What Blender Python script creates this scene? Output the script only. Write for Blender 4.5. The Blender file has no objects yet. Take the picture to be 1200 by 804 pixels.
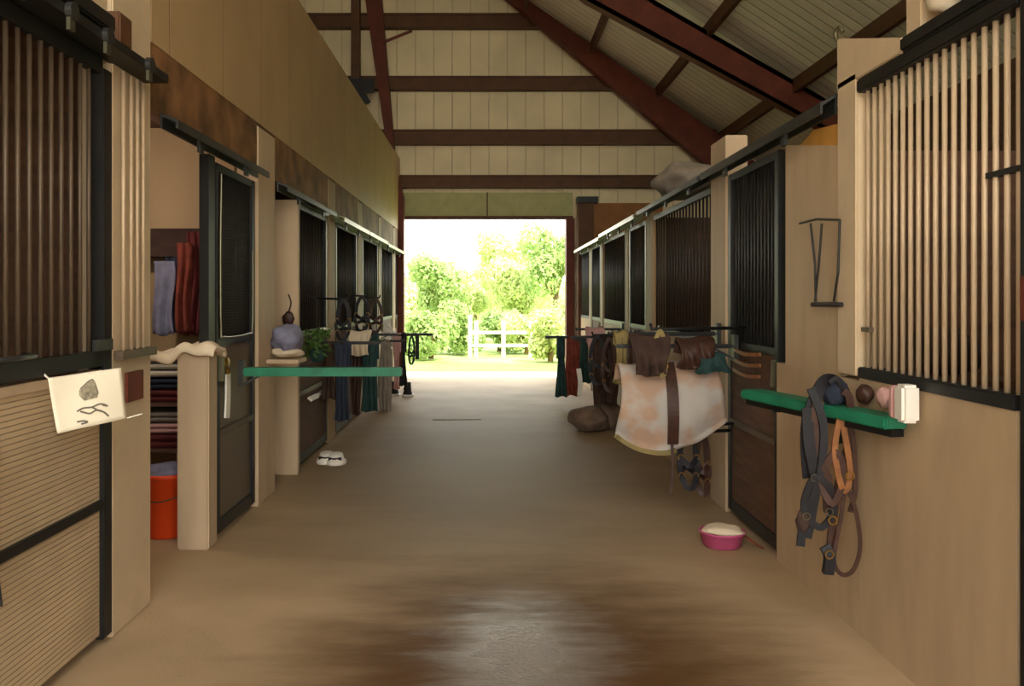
import bpy, bmesh, math, random
from mathutils import Vector, Matrix
random.seed(7)
PI = math.pi
SC = bpy.context.scene
COL = SC.collection
F = 1000.0; CX = 573.0; CY = 350.0; EYE = 1.55; WX = 1.72     # pixel calibration of the 1200 x 804 frame

def P(px, py, y):
    return Vector(((px-CX)*y/F, y, EYE-(py-CY)*y/F))
def srgb(r, g, b):
    f = lambda c: (c/255/12.92) if c/255 <= 0.04045 else ((c/255+0.055)/1.055)**2.4
    return (f(r), f(g), f(b), 1)

# ------------------------------------------------------------------ materials
def newmat(name):
    m = bpy.data.materials.new(name); m.use_nodes = True
    nt = m.node_tree; b = nt.nodes['Principled BSDF']
    return m, nt, b
def mat(name, c, rough=.7, metal=0, var=.18, scale=6, bump=.15, stretch=(1,1,1), spec=.35):
    m, nt, b = newmat(name)
    tc = nt.nodes.new('ShaderNodeTexCoord'); mp = nt.nodes.new('ShaderNodeMapping')
    mp.inputs['Scale'].default_value = stretch
    n = nt.nodes.new('ShaderNodeTexNoise'); n.inputs['Scale'].default_value = scale; n.inputs['Detail'].default_value = 6
    r = nt.nodes.new('ShaderNodeValToRGB')
    col = srgb(*c)
    r.color_ramp.elements[0].position = .3; r.color_ramp.elements[1].position = .7
    r.color_ramp.elements[0].color = tuple(x*(1-var) for x in col[:3])+(1,)
    r.color_ramp.elements[1].color = tuple(min(1, x*(1+var)) for x in col[:3])+(1,)
    L = nt.links
    L.new(tc.outputs['Object'], mp.inputs[0]); L.new(mp.outputs[0], n.inputs['Vector'])
    L.new(n.outputs['Fac'], r.inputs[0]); L.new(r.outputs[0], b.inputs['Base Color'])
    b.inputs['Roughness'].default_value = rough; b.inputs['Metallic'].default_value = metal
    b.inputs['Specular IOR Level'].default_value = spec
    if bump:
        bp = nt.nodes.new('ShaderNodeBump'); bp.inputs['Strength'].default_value = bump; bp.inputs['Distance'].default_value = .01
        L.new(n.outputs['Fac'], bp.inputs['Height']); L.new(bp.outputs[0], b.inputs['Normal'])
    return m
M = {}
M['beige'] = mat('beige painted wood', (190,166,136), .6, var=.10, scale=5, stretch=(1,1,.25))
M['beige_light'] = mat('pale beige paint', (202,180,148), .6, var=.08, scale=5)
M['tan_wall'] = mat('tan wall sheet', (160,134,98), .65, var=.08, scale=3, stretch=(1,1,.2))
M['kick'] = mat('tan kick board', (184,160,128), .6, var=.09, scale=7, stretch=(1,1,.3))
M['stallwood'] = mat('dark stall timber', (92,64,46), .8, var=.3, scale=5, stretch=(.5,.5,4), bump=.4)
M['valance'] = mat('stained brown header wood', (120,84,52), .7, var=.55, scale=4, stretch=(3,1,1), bump=.5)
M['black'] = mat('black painted steel', (34,33,32), .45, metal=.3, var=.15)
M['darksteel'] = mat('dark grey steel', (60,60,58), .4, metal=.5, var=.15)
M['trackmetal'] = mat('galvanised track', (112,108,86), .35, metal=.8, var=.2)
M['barmetal'] = mat('tan painted bars', (196,172,142), .4, metal=.1, var=.12, scale=3)
M['bargrey'] = mat('dim brown grey bars', (96,80,64), .45, metal=.3, var=.3, scale=3)  # backlit dimness of the near left bars is in this colour
M['rust'] = mat('red oxide steel', (98,44,26), .6, metal=.1, var=.25, scale=4)
M['girt'] = mat('brown steel girt', (92,60,36), .6, metal=.1, var=.2, scale=4)
M['heap'] = mat('grey brown quilted pads', (112,92,76), .9, var=.3, scale=7)
M['green'] = mat('green painted plank', (30,112,82), .5, var=.25, scale=9)
M['leather'] = mat('dark brown leather', (62,38,28), .5, var=.3, scale=20)
M['blackweb'] = mat('black nylon webbing', (28,26,30), .6, var=.2, scale=30)
M['tanleather'] = mat('tan leather', (132,84,46), .5, var=.25, scale=20)
M['brass'] = mat('brass hardware', (180,140,70), .3, metal=.9, var=.1)
M['paper'] = mat('white paper', (242,232,208), .7, var=.03, bump=.05)
M['ink'] = mat('grey ink', (112,104,90), .8, var=.2, bump=0)
M['blanketwhite'] = mat('off white quilt', (214,196,180), .85, var=.16, scale=4)
M['pink'] = mat('pink cloth', (196,152,146), .85, var=.1)
M['pinkrubber'] = mat('pink rubber', (188,82,122), .5, var=.1)
M['navy'] = mat('navy cloth', (38,44,58), .85, var=.2, scale=12)
M['bluecloth'] = mat('slate blue cloth', (116,116,136), .85, var=.25, scale=12)
M['teal'] = mat('dark teal cloth', (36,62,60), .85, var=.2, scale=12)
M['maroon'] = mat('maroon cloth', (92,34,34), .85, var=.3, scale=10)
M['redcloth'] = mat('red brown cloth', (118,52,38), .85, var=.35, scale=9)
M['yellow'] = mat('mustard webbing', (132,116,72), .8, var=.2, scale=12)
M['cream'] = mat('cream cloth', (222,204,176), .85, var=.12, scale=7)
M['greycloth'] = mat('grey cloth', (140,130,118), .85, var=.2, scale=9)
M['browncloth'] = mat('dark brown cloth', (62,44,36), .9, var=.35, scale=9)
M['orange'] = mat('orange plastic', (226,74,26), .4, var=.05, bump=0)
M['white'] = mat('white plastic', (228,222,210), .4, var=.05, bump=0)
M['plant'] = mat('green leaves indoors', (64,92,38), .6, var=.3)
M['bark'] = mat('tree bark', (110,90,64), .9, var=.3)
M['fence'] = mat('pale weathered fence', (226,220,196), .8, var=.1)
M['plywood'] = mat('orange brown plywood', (150,100,52), .65, var=.2, scale=3)
M['olive'] = mat('olive toned header', (176,176,120), .6, var=.1)  # header given one even olive green
M['amber_lit'] = mat('amber lit tone', (196,142,60), .8, var=.2)  # yellow lit look above the tan panel is put into this colour
M['plastic_bag'] = mat('cloudy plastic', (205,190,168), .3, var=.15, scale=9)

def leafmat(name, c1, c2):
    m, nt, b = newmat(name); L = nt.links
    g = nt.nodes.new('ShaderNodeTexNoise'); g.inputs['Scale'].default_value = 1.2
    tc = nt.nodes.new('ShaderNodeTexCoord'); L.new(tc.outputs['Object'], g.inputs['Vector'])
    r = nt.nodes.new('ShaderNodeValToRGB'); r.color_ramp.elements[0].position = .35; r.color_ramp.elements[1].position = .65
    r.color_ramp.elements[0].color = srgb(*c1); r.color_ramp.elements[1].color = srgb(*c2)
    L.new(g.outputs['Fac'], r.inputs[0]); L.new(r.outputs[0], b.inputs['Base Color'])
    b.inputs['Roughness'].default_value = .6
    tr = nt.nodes.new('ShaderNodeBsdfTranslucent'); L.new(r.outputs[0], tr.inputs[0])
    mx = nt.nodes.new('ShaderNodeMixShader'); mx.inputs[0].default_value = .4
    L.new(b.outputs[0], mx.inputs[1]); L.new(tr.outputs[0], mx.inputs[2])
    L.new(mx.outputs[0], nt.nodes['Material Output'].inputs[0])
    return m
M['leaf'] = leafmat('hazed spring leaves', (134,160,88), (164,186,114))  # greens lightened so the colour itself carries the outdoor haze
M['leaf2'] = leafmat('hazed yellow green leaves', (176,190,120), (202,212,148))  # paler still, distance haze put into the leaf colour

def linesmat(name, c, cd, axis, period, width, rough=.55, metal=0, bump=.6, var=.08, mott=3):
    """base colour with regular grooves along one object axis, built from maths on the coordinate"""
    m, nt, b = newmat(name); L = nt.links
    tc = nt.nodes.new('ShaderNodeTexCoord'); sp = nt.nodes.new('ShaderNodeSeparateXYZ'); L.new(tc.outputs['Object'], sp.inputs[0])
    d = nt.nodes.new('ShaderNodeMath'); d.operation = 'DIVIDE'; d.inputs[1].default_value = period; L.new(sp.outputs[axis], d.inputs[0])
    fr = nt.nodes.new('ShaderNodeMath'); fr.operation = 'FRACT'; L.new(d.outputs[0], fr.inputs[0])
    pk = nt.nodes.new('ShaderNodeMath'); pk.operation = 'PINGPONG'; pk.inputs[1].default_value = .5; L.new(fr.outputs[0], pk.inputs[0])
    mr = nt.nodes.new('ShaderNodeMapRange'); mr.inputs['From Max'].default_value = width; mr.interpolation_type = 'SMOOTHSTEP'
    L.new(pk.outputs[0], mr.inputs['Value'])
    n = nt.nodes.new('ShaderNodeTexNoise'); n.inputs['Scale'].default_value = mott; n.inputs['Detail'].default_value = 6
    L.new(tc.outputs['Object'], n.inputs['Vector'])
    r = nt.nodes.new('ShaderNodeValToRGB'); col = srgb(*c)
    r.color_ramp.elements[0].position = .3; r.color_ramp.elements[1].position = .7
    r.color_ramp.elements[0].color = tuple(x*(1-var) for x in col[:3])+(1,); r.color_ramp.elements[1].color = tuple(x*(1+var) for x in col[:3])+(1,)
    L.new(n.outputs['Fac'], r.inputs[0])
    mx = nt.nodes.new('ShaderNodeMix'); mx.data_type = 'RGBA'
    mx.inputs[6].default_value = srgb(*cd); L.new(mr.outputs[0], mx.inputs[0]); L.new(r.outputs[0], mx.inputs[7])
    L.new(mx.outputs[2], b.inputs['Base Color'])
    bp = nt.nodes.new('ShaderNodeBump'); bp.inputs['Strength'].default_value = bump; bp.inputs['Distance'].default_value = .01
    L.new(mr.outputs[0], bp.inputs['Height']); L.new(bp.outputs[0], b.inputs['Normal'])
    b.inputs['Roughness'].default_value = rough; b.inputs['Metallic'].default_value = metal
    return m
M['slats'] = linesmat('narrow slatted boards', (194,170,136), (164,142,112), 2, .022, .16, var=.14)
M['gablemetal'] = linesmat('ribbed wall metal', (236,218,172), (204,186,142), 0, .36, .035, rough=.5, metal=0, bump=.6, mott=1.3, var=.1)
M['roofmetal'] = linesmat('ribbed roof metal', (222,212,184), (176,168,144), 1, .22, .10, rough=.45, metal=0, bump=1, mott=2)
M['uppermetal'] = linesmat('tan wall sheet seams', (176,148,108), (146,120,84), 1, .92, .012, rough=.55, bump=.6, mott=2)

def meshmat(name, c, cell, open_):
    m, nt, b = newmat(name); L = nt.links; m.blend_method = 'HASHED'
    tc = nt.nodes.new('ShaderNodeTexCoord'); sp = nt.nodes.new('ShaderNodeSeparateXYZ'); L.new(tc.outputs['Object'], sp.inputs[0])
    outs = []
    for ax in (1, 2):
        d = nt.nodes.new('ShaderNodeMath'); d.operation = 'DIVIDE'; d.inputs[1].default_value = cell; L.new(sp.outputs[ax], d.inputs[0])
        fr = nt.nodes.new('ShaderNodeMath'); fr.operation = 'FRACT'; L.new(d.outputs[0], fr.inputs[0])
        lt = nt.nodes.new('ShaderNodeMath'); lt.operation = 'LESS_THAN'; lt.inputs[1].default_value = open_; L.new(fr.outputs[0], lt.inputs[0])
        outs.append(lt)
    mu = nt.nodes.new('ShaderNodeMath'); mu.operation = 'MULTIPLY'
    L.new(outs[0].outputs[0], mu.inputs[0]); L.new(outs[1].outputs[0], mu.inputs[1])
    t = nt.nodes.new('ShaderNodeBsdfTransparent'); mx = nt.nodes.new('ShaderNodeMixShader')
    L.new(mu.outputs[0], mx.inputs[0]); L.new(b.outputs[0], mx.inputs[1]); L.new(t.outputs[0], mx.inputs[2])
    L.new(mx.outputs[0], nt.nodes['Material Output'].inputs[0])
    b.inputs['Base Color'].default_value = srgb(*c); b.inputs['Roughness'].default_value = .5; b.inputs['Metallic'].default_value = .4
    return m
M['wiremesh'] = meshmat('fine dark wire mesh', (58,56,54), .02, .5)
M['wiremesh_tan'] = meshmat('fine dusty wire mesh', (120,106,88), .02, .35)

def floormat():
    m, nt, b = newmat('stained aisle concrete'); L = nt.links; N = nt.nodes
    tc = N.new('ShaderNodeTexCoord')
    n1 = N.new('ShaderNodeTexNoise'); n1.inputs['Scale'].default_value = .9; n1.inputs['Detail'].default_value = 8
    n2 = N.new('ShaderNodeTexNoise'); n2.inputs['Scale'].default_value = 60; n2.inputs['Detail'].default_value = 3
    for n in (n1, n2): L.new(tc.outputs['Object'], n.inputs['Vector'])
    r = N.new('ShaderNodeValToRGB'); r.color_ramp.elements[0].position = .3; r.color_ramp.elements[1].position = .72
    r.color_ramp.elements[0].color = srgb(158,134,102); r.color_ramp.elements[1].color = srgb(190,164,130)
    L.new(n1.outputs['Fac'], r.inputs[0])
    def blob(cx, cy, sx, sy, lo, hi, nz, ns):
        # soft elliptical patch centred at cx, cy with a ragged edge; 1 in the middle, 0 outside
        mp = N.new('ShaderNodeMapping'); mp.inputs['Location'].default_value = (-cx/sx, -cy/sy, 0); mp.inputs['Scale'].default_value = (1/sx, 1/sy, 0)
        L.new(tc.outputs['Object'], mp.inputs[0])
        ln = N.new('ShaderNodeVectorMath'); ln.operation = 'LENGTH'; L.new(mp.outputs[0], ln.inputs[0])
        nn = N.new('ShaderNodeTexNoise'); nn.inputs['Scale'].default_value = ns; nn.inputs['Detail'].default_value = 7; nn.inputs['Roughness'].default_value = .65
        m2 = N.new('ShaderNodeMapping'); m2.inputs['Scale'].default_value = (.7, 2.4, 1); L.new(tc.outputs['Object'], m2.inputs[0]); L.new(m2.outputs[0], nn.inputs['Vector'])
        ad = N.new('ShaderNodeMath'); ad.operation = 'MULTIPLY_ADD'; ad.inputs[1].default_value = nz
        L.new(nn.outputs['Fac'], ad.inputs[0]); L.new(ln.outputs['Value'], ad.inputs[2])
        mr = N.new('ShaderNodeMapRange'); mr.interpolation_type = 'SMOOTHSTEP'
        mr.inputs['From Min'].default_value = lo; mr.inputs['From Max'].default_value = hi
        mr.inputs['To Min'].default_value = 1; mr.inputs['To Max'].default_value = 0
        L.new(ad.outputs[0], mr.inputs['Value'])
        return mr.outputs[0]
    stain = blob(.2, 3.0, 1.25, 2.2, .8, 1.55, .7, 1.6)
    wet = blob(.14, 3.75, .55, 1.0, .62, 1.65, 1.25, 3.4)
    mid_dark = blob(-.05, 8.2, 1.9, 3.6, .75, 1.7, .6, .9)  # broad darker ellipse in the floor colour, mid-aisle
    dk = N.new('ShaderNodeMath'); dk.operation = 'MULTIPLY'; dk.inputs[1].default_value = .75; L.new(mid_dark, dk.inputs[0])
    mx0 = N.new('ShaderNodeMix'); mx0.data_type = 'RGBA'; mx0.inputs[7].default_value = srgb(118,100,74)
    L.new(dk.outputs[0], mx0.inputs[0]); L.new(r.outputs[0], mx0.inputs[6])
    mx = N.new('ShaderNodeMix'); mx.data_type = 'RGBA'; mx.inputs[7].default_value = srgb(86,58,26)
    L.new(stain, mx.inputs[0]); L.new(mx0.outputs[2], mx.inputs[6])
    mx2 = N.new('ShaderNodeMix'); mx2.data_type = 'RGBA'; mx2.inputs[7].default_value = srgb(134,124,114)
    L.new(wet, mx2.inputs[0]); L.new(mx.outputs[2], mx2.inputs[6]); L.new(mx2.outputs[2], b.inputs['Base Color'])
    rr = N.new('ShaderNodeMapRange'); rr.inputs['To Min'].default_value = .62; rr.inputs['To Max'].default_value = .20
    L.new(wet, rr.inputs['Value']); L.new(rr.outputs[0], b.inputs['Roughness'])
    sr = N.new('ShaderNodeMapRange'); sr.inputs['To Min'].default_value = .22; sr.inputs['To Max'].default_value = .6
    L.new(wet, sr.inputs['Value']); L.new(sr.outputs[0], b.inputs['Specular IOR Level'])
    bp = N.new('ShaderNodeBump'); bp.inputs['Strength'].default_value = .25; bp.inputs['Distance'].default_value = .006
    L.new(n2.outputs['Fac'], bp.inputs['Height']); L.new(bp.outputs[0], b.inputs['Normal'])
    return m
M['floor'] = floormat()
M['gravel'] = mat('pale gravel yard', (214,204,184), .9, var=.08, scale=3)
M['grass'] = mat('pale grass', (134,152,82), .9, var=.25, scale=3)

# ------------------------------------------------------------------ mesh builder
class MB:
    def __init__(s): s.v = []; s.f = []
    def add(s, vs, fs):
        o = len(s.v); s.v += [Vector(v) for v in vs]; s.f += [tuple(i+o for i in f) for f in fs]; return s
    def box(s, x0, x1, y0, y1, z0, z1):
        x0, x1 = sorted((x0, x1)); y0, y1 = sorted((y0, y1)); z0, z1 = sorted((z0, z1))
        return s.add([(x0,y0,z0),(x1,y0,z0),(x1,y1,z0),(x0,y1,z0),(x0,y0,z1),(x1,y0,z1),(x1,y1,z1),(x0,y1,z1)],
                     [(0,3,2,1),(4,5,6,7),(0,1,5,4),(1,2,6,5),(2,3,7,6),(3,0,4,7)])
    def obox(s, a, b, w, h, up=(0,0,1)):
        """beam from a to b, w wide sideways, h tall along up"""
        a = Vector(a); b = Vector(b); d = (b-a).normalized(); up = Vector(up)
        sd = d.cross(up).normalized(); u = sd.cross(d).normalized()
        vs = [p+sd*(w/2)*i+u*(h/2)*j for p in (a, b) for i, j in ((-1,-1),(1,-1),(1,1),(-1,1))]
        return s.add(vs, [(0,1,2,3),(7,6,5,4),(0,4,5,1),(1,5,6,2),(2,6,7,3),(3,7,4,0)])
    def prism(s, pts, d):
        """polygon (list of 3D points, planar) extruded by vector d"""
        n = len(pts); pts = [Vector(p) for p in pts]; d = Vector(d)
        return s.add(pts+[p+d for p in pts], [tuple(range(n))[::-1], tuple(range(n, 2*n))]+[(i,(i+1)%n,(i+1)%n+n,i+n) for i in range(n)])
    def tube(s, pts, r, n=8, closed=False):
        pts = [Vector(p) for p in pts]; k = len(pts); rr = r if isinstance(r, (list, tuple)) else [r]*k
        vs = []; ref = None
        for i, p in enumerate(pts):
            if closed: t = pts[(i+1)%k]-pts[i-1]
            else: t = pts[min(i+1,k-1)]-pts[max(i-1,0)]
            t.normalize()
            if ref is None: ref = Vector((0,0,1)) if abs(t.z) < .9 else Vector((1,0,0))
            u = (ref-t*ref.dot(t))
            if u.length < 1e-4: u = t.orthogonal()
            u.normalize(); ref = u; w = t.cross(u)
            vs += [p+(u*math.cos(2*PI*j/n)+w*math.sin(2*PI*j/n))*rr[i] for j in range(n)]
        fs = []
        for i in range(k if closed else k-1):
            for j in range(n):
                a = i*n+j; b = i*n+(j+1)%n; c = ((i+1)%k)*n+(j+1)%n; d = ((i+1)%k)*n+j
                fs.append((a,b,c,d))
        if not closed: fs += [tuple(range(n))[::-1], tuple(range((k-1)*n, k*n))]
        return s.add(vs, fs)
    def strap(s, pts, w, t, nrm=(0,-1,0), closed=False):
        """flat strap following pts; thickness along nrm"""
        pts = smooth(pts, closed); k = len(pts); nrm = Vector(nrm).normalized(); vs = []
        for i, p in enumerate(pts):
            d = (pts[(i+1)%k]-pts[i-1]) if closed else pts[min(i+1,k-1)]-pts[max(i-1,0)]
            d.normalize(); sd = d.cross(nrm)
            if sd.length < 1e-3: sd = d.orthogonal()
            sd.normalize(); nn = sd.cross(d).normalized()
            vs += [p+sd*w/2+nn*t/2, p-sd*w/2+nn*t/2, p-sd*w/2-nn*t/2, p+sd*w/2-nn*t/2]
        fs = []
        for i in range(k if closed else k-1):
            for j in range(4): fs.append((i*4+j, i*4+(j+1)%4, ((i+1)%k)*4+(j+1)%4, ((i+1)%k)*4+j))
        if not closed: fs += [(3,2,1,0), tuple(range((k-1)*4, k*4))]
        return s.add(vs, fs)
    def lathe(s, c, prof, n=24, axis='z', sx=1, sy=1):
        c = Vector(c); k = len(prof); vs = []
        for r, z in prof:
            for j in range(n):
                a = 2*PI*j/n; vs.append(c+Vector((r*math.cos(a)*sx, r*math.sin(a)*sy, z)))
        fs = [(i*n+j, i*n+(j+1)%n, (i+1)*n+(j+1)%n, (i+1)*n+j) for i in range(k-1) for j in range(n)]
        if prof[0][0] > 1e-5: fs.append(tuple(range(n))[::-1])
        if prof[-1][0] > 1e-5: fs.append(tuple(range((k-1)*n, k*n)))
        return s.add(vs, fs)
    def grid(s, fn, nu, nv):
        vs = [fn(i/nu, j/nv) for j in range(nv+1) for i in range(nu+1)]
        return s.add(vs, [(j*(nu+1)+i, j*(nu+1)+i+1, (j+1)*(nu+1)+i+1, (j+1)*(nu+1)+i) for j in range(nv) for i in range(nu)])
    def blob(s, c, rx, ry, rz, amp=.12, n=16, seed=0, flat=None):
        rd = random.Random(seed); ph = [rd.uniform(0, 6) for _ in range(6)]
        vs = []; c = Vector(c); m = n//2
        for j in range(m+1):
            th = PI*j/m
            for i in range(n):
                a = 2*PI*i/n
                k = 1+amp*(math.sin(3*a+ph[0]+2*th)+.6*math.sin(5*a+ph[1]-3*th)+.5*math.sin(7*th+ph[2]+a))*math.sin(th)
                z = rz*math.cos(th)*k
                if flat is not None: z = max(z, flat)
                vs.append(c+Vector((rx*math.sin(th)*math.cos(a)*k, ry*math.sin(th)*math.sin(a)*k, z)))
        return s.add(vs, [(j*n+i, j*n+(i+1)%n, (j+1)*n+(i+1)%n, (j+1)*n+i) for j in range(m) for i in range(n)])
    def build(s, name, m, parent=None, bevel=0, smoothf=False, solid=0, sub=0):
        off = parent_origin(parent)
        me = bpy.data.meshes.new(name)
        me.from_pydata([tuple(v-off) for v in s.v], [], s.f)
        bm = bmesh.new(); bm.from_mesh(me); bmesh.ops.remove_doubles(bm, verts=bm.verts, dist=1e-5)
        bmesh.ops.recalc_face_normals(bm, faces=bm.faces)
        if bevel:
            bmesh.ops.bevel(bm, geom=[e for e in bm.edges if len(e.link_faces) == 2 and e.calc_face_angle(0) > .6], offset=bevel, segments=2, affect='EDGES', clamp_overlap=True)
        if smoothf:
            for f in bm.faces: f.smooth = True
        bm.to_mesh(me); bm.free()
        me.materials.append(M[m] if isinstance(m, str) else m)
        o = bpy.data.objects.new(name, me); COL.objects.link(o)
        if parent: o.parent = parent
        if solid:
            md = o.modifiers.new('s', 'SOLIDIFY'); md.thickness = solid; md.offset = 0
        if sub:
            md = o.modifiers.new('sub', 'SUBSURF'); md.levels = sub; md.render_levels = sub
        return o
def parent_origin(p):
    off = Vector((0,0,0))
    while p: off += p.location; p = p.parent
    return off
def smooth(pts, closed=False, n=6):
    pts = [Vector(p) for p in pts]
    if len(pts) < 3: return pts
    out = []; k = len(pts)
    for i in range(k if closed else k-1):
        if closed: a, b, c, d = pts[i-1], pts[i], pts[(i+1)%k], pts[(i+2)%k]
        else: a, b, c, d = pts[max(i-1,0)], pts[i], pts[i+1], pts[min(i+2,k-1)]
        for j in range(n):
            t = j/n
            out.append(.5*((2*b)+(c-a)*t+(2*a-5*b+4*c-d)*t*t+(3*b-a-3*c+d)*t**3))
    if not closed: out.append(pts[-1])
    return out

def tag(o, label=None, cat=None, group=None, kind=None):
    if label: o['label'] = label
    if cat: o['category'] = cat
    if group: o['group'] = group
    if kind: o['kind'] = kind
    return o
def thing(name, loc, label, cat, group=None):
    o = bpy.data.objects.new(name, None); COL.objects.link(o); o.location = loc; o.empty_display_size = .1
    return tag(o, label, cat, group)
def struct(name, mb, m, label, **k):
    return tag(mb.build(name, m, **k), label, 'structure', kind='structure')
def box(*a): return MB().box(*a)

# ------------------------------------------------------------------ shell
GY = 16.7                                            # gable wall plane
def roofz(x): return 7.7-.66*x if x > -1.8 else 7.7+.66*1.8-.66*(-1.8-x)
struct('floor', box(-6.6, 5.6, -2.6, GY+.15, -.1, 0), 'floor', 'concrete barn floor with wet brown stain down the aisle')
struct('ground', box(-30, 30, GY+.15, 18.3, -.14, -.02), 'gravel', 'sunlit pale apron outside the far doorway')
struct('ground_grass', box(-30, 30, 18.3, 62, -.14, -.03), 'grass', 'hazy sunlit grass beyond the pale apron')
struct('ground', box(-30, 30, -20, -2.6, -.14, -.02), 'gravel', 'yard behind the near end of the barn')
DX0, DX1, DZ = P(472,0,GY).x, P(668,0,GY).x, 3.10
mb = MB()
mb.prism([(-6.5,GY,0),(DX0,GY,0),(DX0,GY,DZ+.5),(DX1,GY,DZ+.5),(DX1,GY,0),(5.5,GY,0),(5.5,GY,roofz(5.5)),(-1.8,GY,roofz(-1.8)),(-6.5,GY,roofz(-6.5))], (0,.08,0))
struct('wall_back', mb, 'gablemetal', 'ribbed metal gable wall above the far doorway')
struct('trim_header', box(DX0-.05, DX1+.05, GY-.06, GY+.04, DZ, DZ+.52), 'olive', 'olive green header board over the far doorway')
struct('trim_header_seam', box(P(571,0,GY).x-.012, P(571,0,GY).x+.012, GY-.09, GY-.06, DZ+.01, DZ+.52), 'girt', 'dark seam strip on the olive header')
struct('trim_header_lip', box(DX0-.05, DX1+.05, GY-.1, GY-.06, DZ-.01, DZ+.06), 'girt', 'dark lip under the olive header')
mb = MB(); mb.prism([(-1.8,-2.6,roofz(-1.8)),(5.7,-2.6,roofz(5.7)),(5.7,-2.6,roofz(5.7)+.06),(-1.8,-2.6,roofz(-1.8)+.06)], (0,GY+3.3,0))
struct('ceiling', mb, 'roofmetal', 'ribbed metal roof slope over the right side')
mb = MB(); mb.prism([(-1.8,-2.6,roofz(-1.8)),(-6.8,-2.6,roofz(-6.8)),(-6.8,-2.6,roofz(-6.8)+.06),(-1.8,-2.6,roofz(-1.8)+.06)], (0,GY+3.3,0))
struct('ceiling_slope_left', mb, 'roofmetal', 'ribbed metal roof slope over the left side')
struct('wall_right', box(5.5, 5.58, -2.6, GY, 0, roofz(5.5)), 'stallwood', 'outer wall behind the right hand stalls')
struct('wall_left', box(-6.58, -6.5, -2.6, GY, 0, roofz(-6.5)), 'stallwood', 'outer wall behind the left hand stalls')
mb = MB().prism([(-6.5,-2.6,0),(-2.6,-2.6,0),(-2.6,-2.6,8.1),(2.6,-2.6,5.9),(2.6,-2.6,0),(5.5,-2.6,0),(5.5,-2.6,roofz(5.5)),(-1.8,-2.6,roofz(-1.8)),(-6.5,-2.6,roofz(-6.5))], (0,-.08,0))  # unseen end wall, opening shaped for the daylight it lets in
struct('wall_front', mb, 'gablemetal', 'ribbed metal gable wall behind the camera with an opening shaped for daylight')
# upper wall and loft on the left
struct('wall_left_upper', box(-1.84, -1.72, 4.35, 16.45, 2.86, 4.25), 'uppermetal', 'tan sheeted wall above the left stall fronts')
struct('wall_left_near', box(-1.86, -1.74, -2.6, 3.88, 2.62, 4.25), 'beige_light', 'pale wall above the nearest left stall')
struct('ceiling_loft', box(-6.5, -1.86, -2.6, 16.4, 2.86, 2.94), 'stallwood', 'loft floor over the left stalls')
for i, y in enumerate((2.0, 4.22, 7.62, 9.35, 11.4, 13.45, 15.5)):
    struct('partition_wall', box(-6.5, -1.92, y, y+.06, 0, 2.85), 'tan_wall' if i in (2,) else 'stallwood', 'wall between two left hand stalls')
for y in (2.5, 5.02, 6.4, 9.15, 10.65, 13.0, 14.5):
    struct('partition_wall', box(1.86, 5.5, y, y+.06, 0, 2.42), 'stallwood', 'timber wall between two right hand stalls')

# purlins, girts, steel frames
for i, x in enumerate((4.45, 3.2, 1.95, .7, -.55)):
    z = roofz(x)
    o = MB().obox((x, -2.5, z-.12), (x, GY-.02, z-.12), .07, .2).build('roof_purlin', 'girt')
    tag(o, ['lowest brown purlin under the right roof slope', 'second purlin up from the eave under the right roof slope', 'third purlin up the right roof slope',
            'fourth purlin up the roof, mostly above the frame', 'purlin nearest the ridge, above the frame'][i], 'roof beam', 'purlins under the right roof slope')
for i, (yy, hh) in enumerate(((25, .27), (98, .26), (161, .28), (213, .24))):
    z = P(0, yy, GY-.15).z
    mb = MB().box(-6.4, 5.4, GY-.03, GY-.2, z-hh/2, z+hh/2)
    mb.box(-6.4, 5.4, GY-.2, GY-.24, z+hh/2-.03, z+hh/2).box(-6.4, 5.4, GY-.2, GY-.24, z-hh/2, z-hh/2+.03)
    if i == 0: mb.v = [Vector((max(-4.4, min(v.x, 2.2)), v.y, v.z)) for v in mb.v]
    elif i == 1: mb.v = [Vector((max(-5.6, min(v.x, 3.4)), v.y, v.z)) for v in mb.v]
    elif i == 2: mb.v = [Vector((max(-6.3, min(v.x, 4.4)), v.y, v.z)) for v in mb.v]
    o = mb.build('wall_girt', 'girt')
    tag(o, ['topmost brown girt across the gable wall', 'second brown girt from the top of the gable wall', 'third brown girt from the top of the gable wall',
            'lowest brown girt, just above the olive doorway header'][i], 'wall beam', 'horizontal girts on the gable wall')
y1 = GY-.55
def rc(q):
    return Vector((q.x, q.y, min(q.z, roofz(q.x)-.02)))
o = MB().prism([rc(q) for q in (P(585,-10,y1), Vector((-1.8,y1,8.2)), Vector((-1.8,y1,9)), Vector((1.0,y1,9)), P(852,164,y1), P(914,212,y1), P(914,262,y1), P(800,170,y1))], (0,.22,0)).build('steel_rafter', 'rust')
MBt = MB()
tag(o, 'rust red rafter sloping down in front of the gable wall', 'roof beam', 'steel rafters under the roof')
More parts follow.
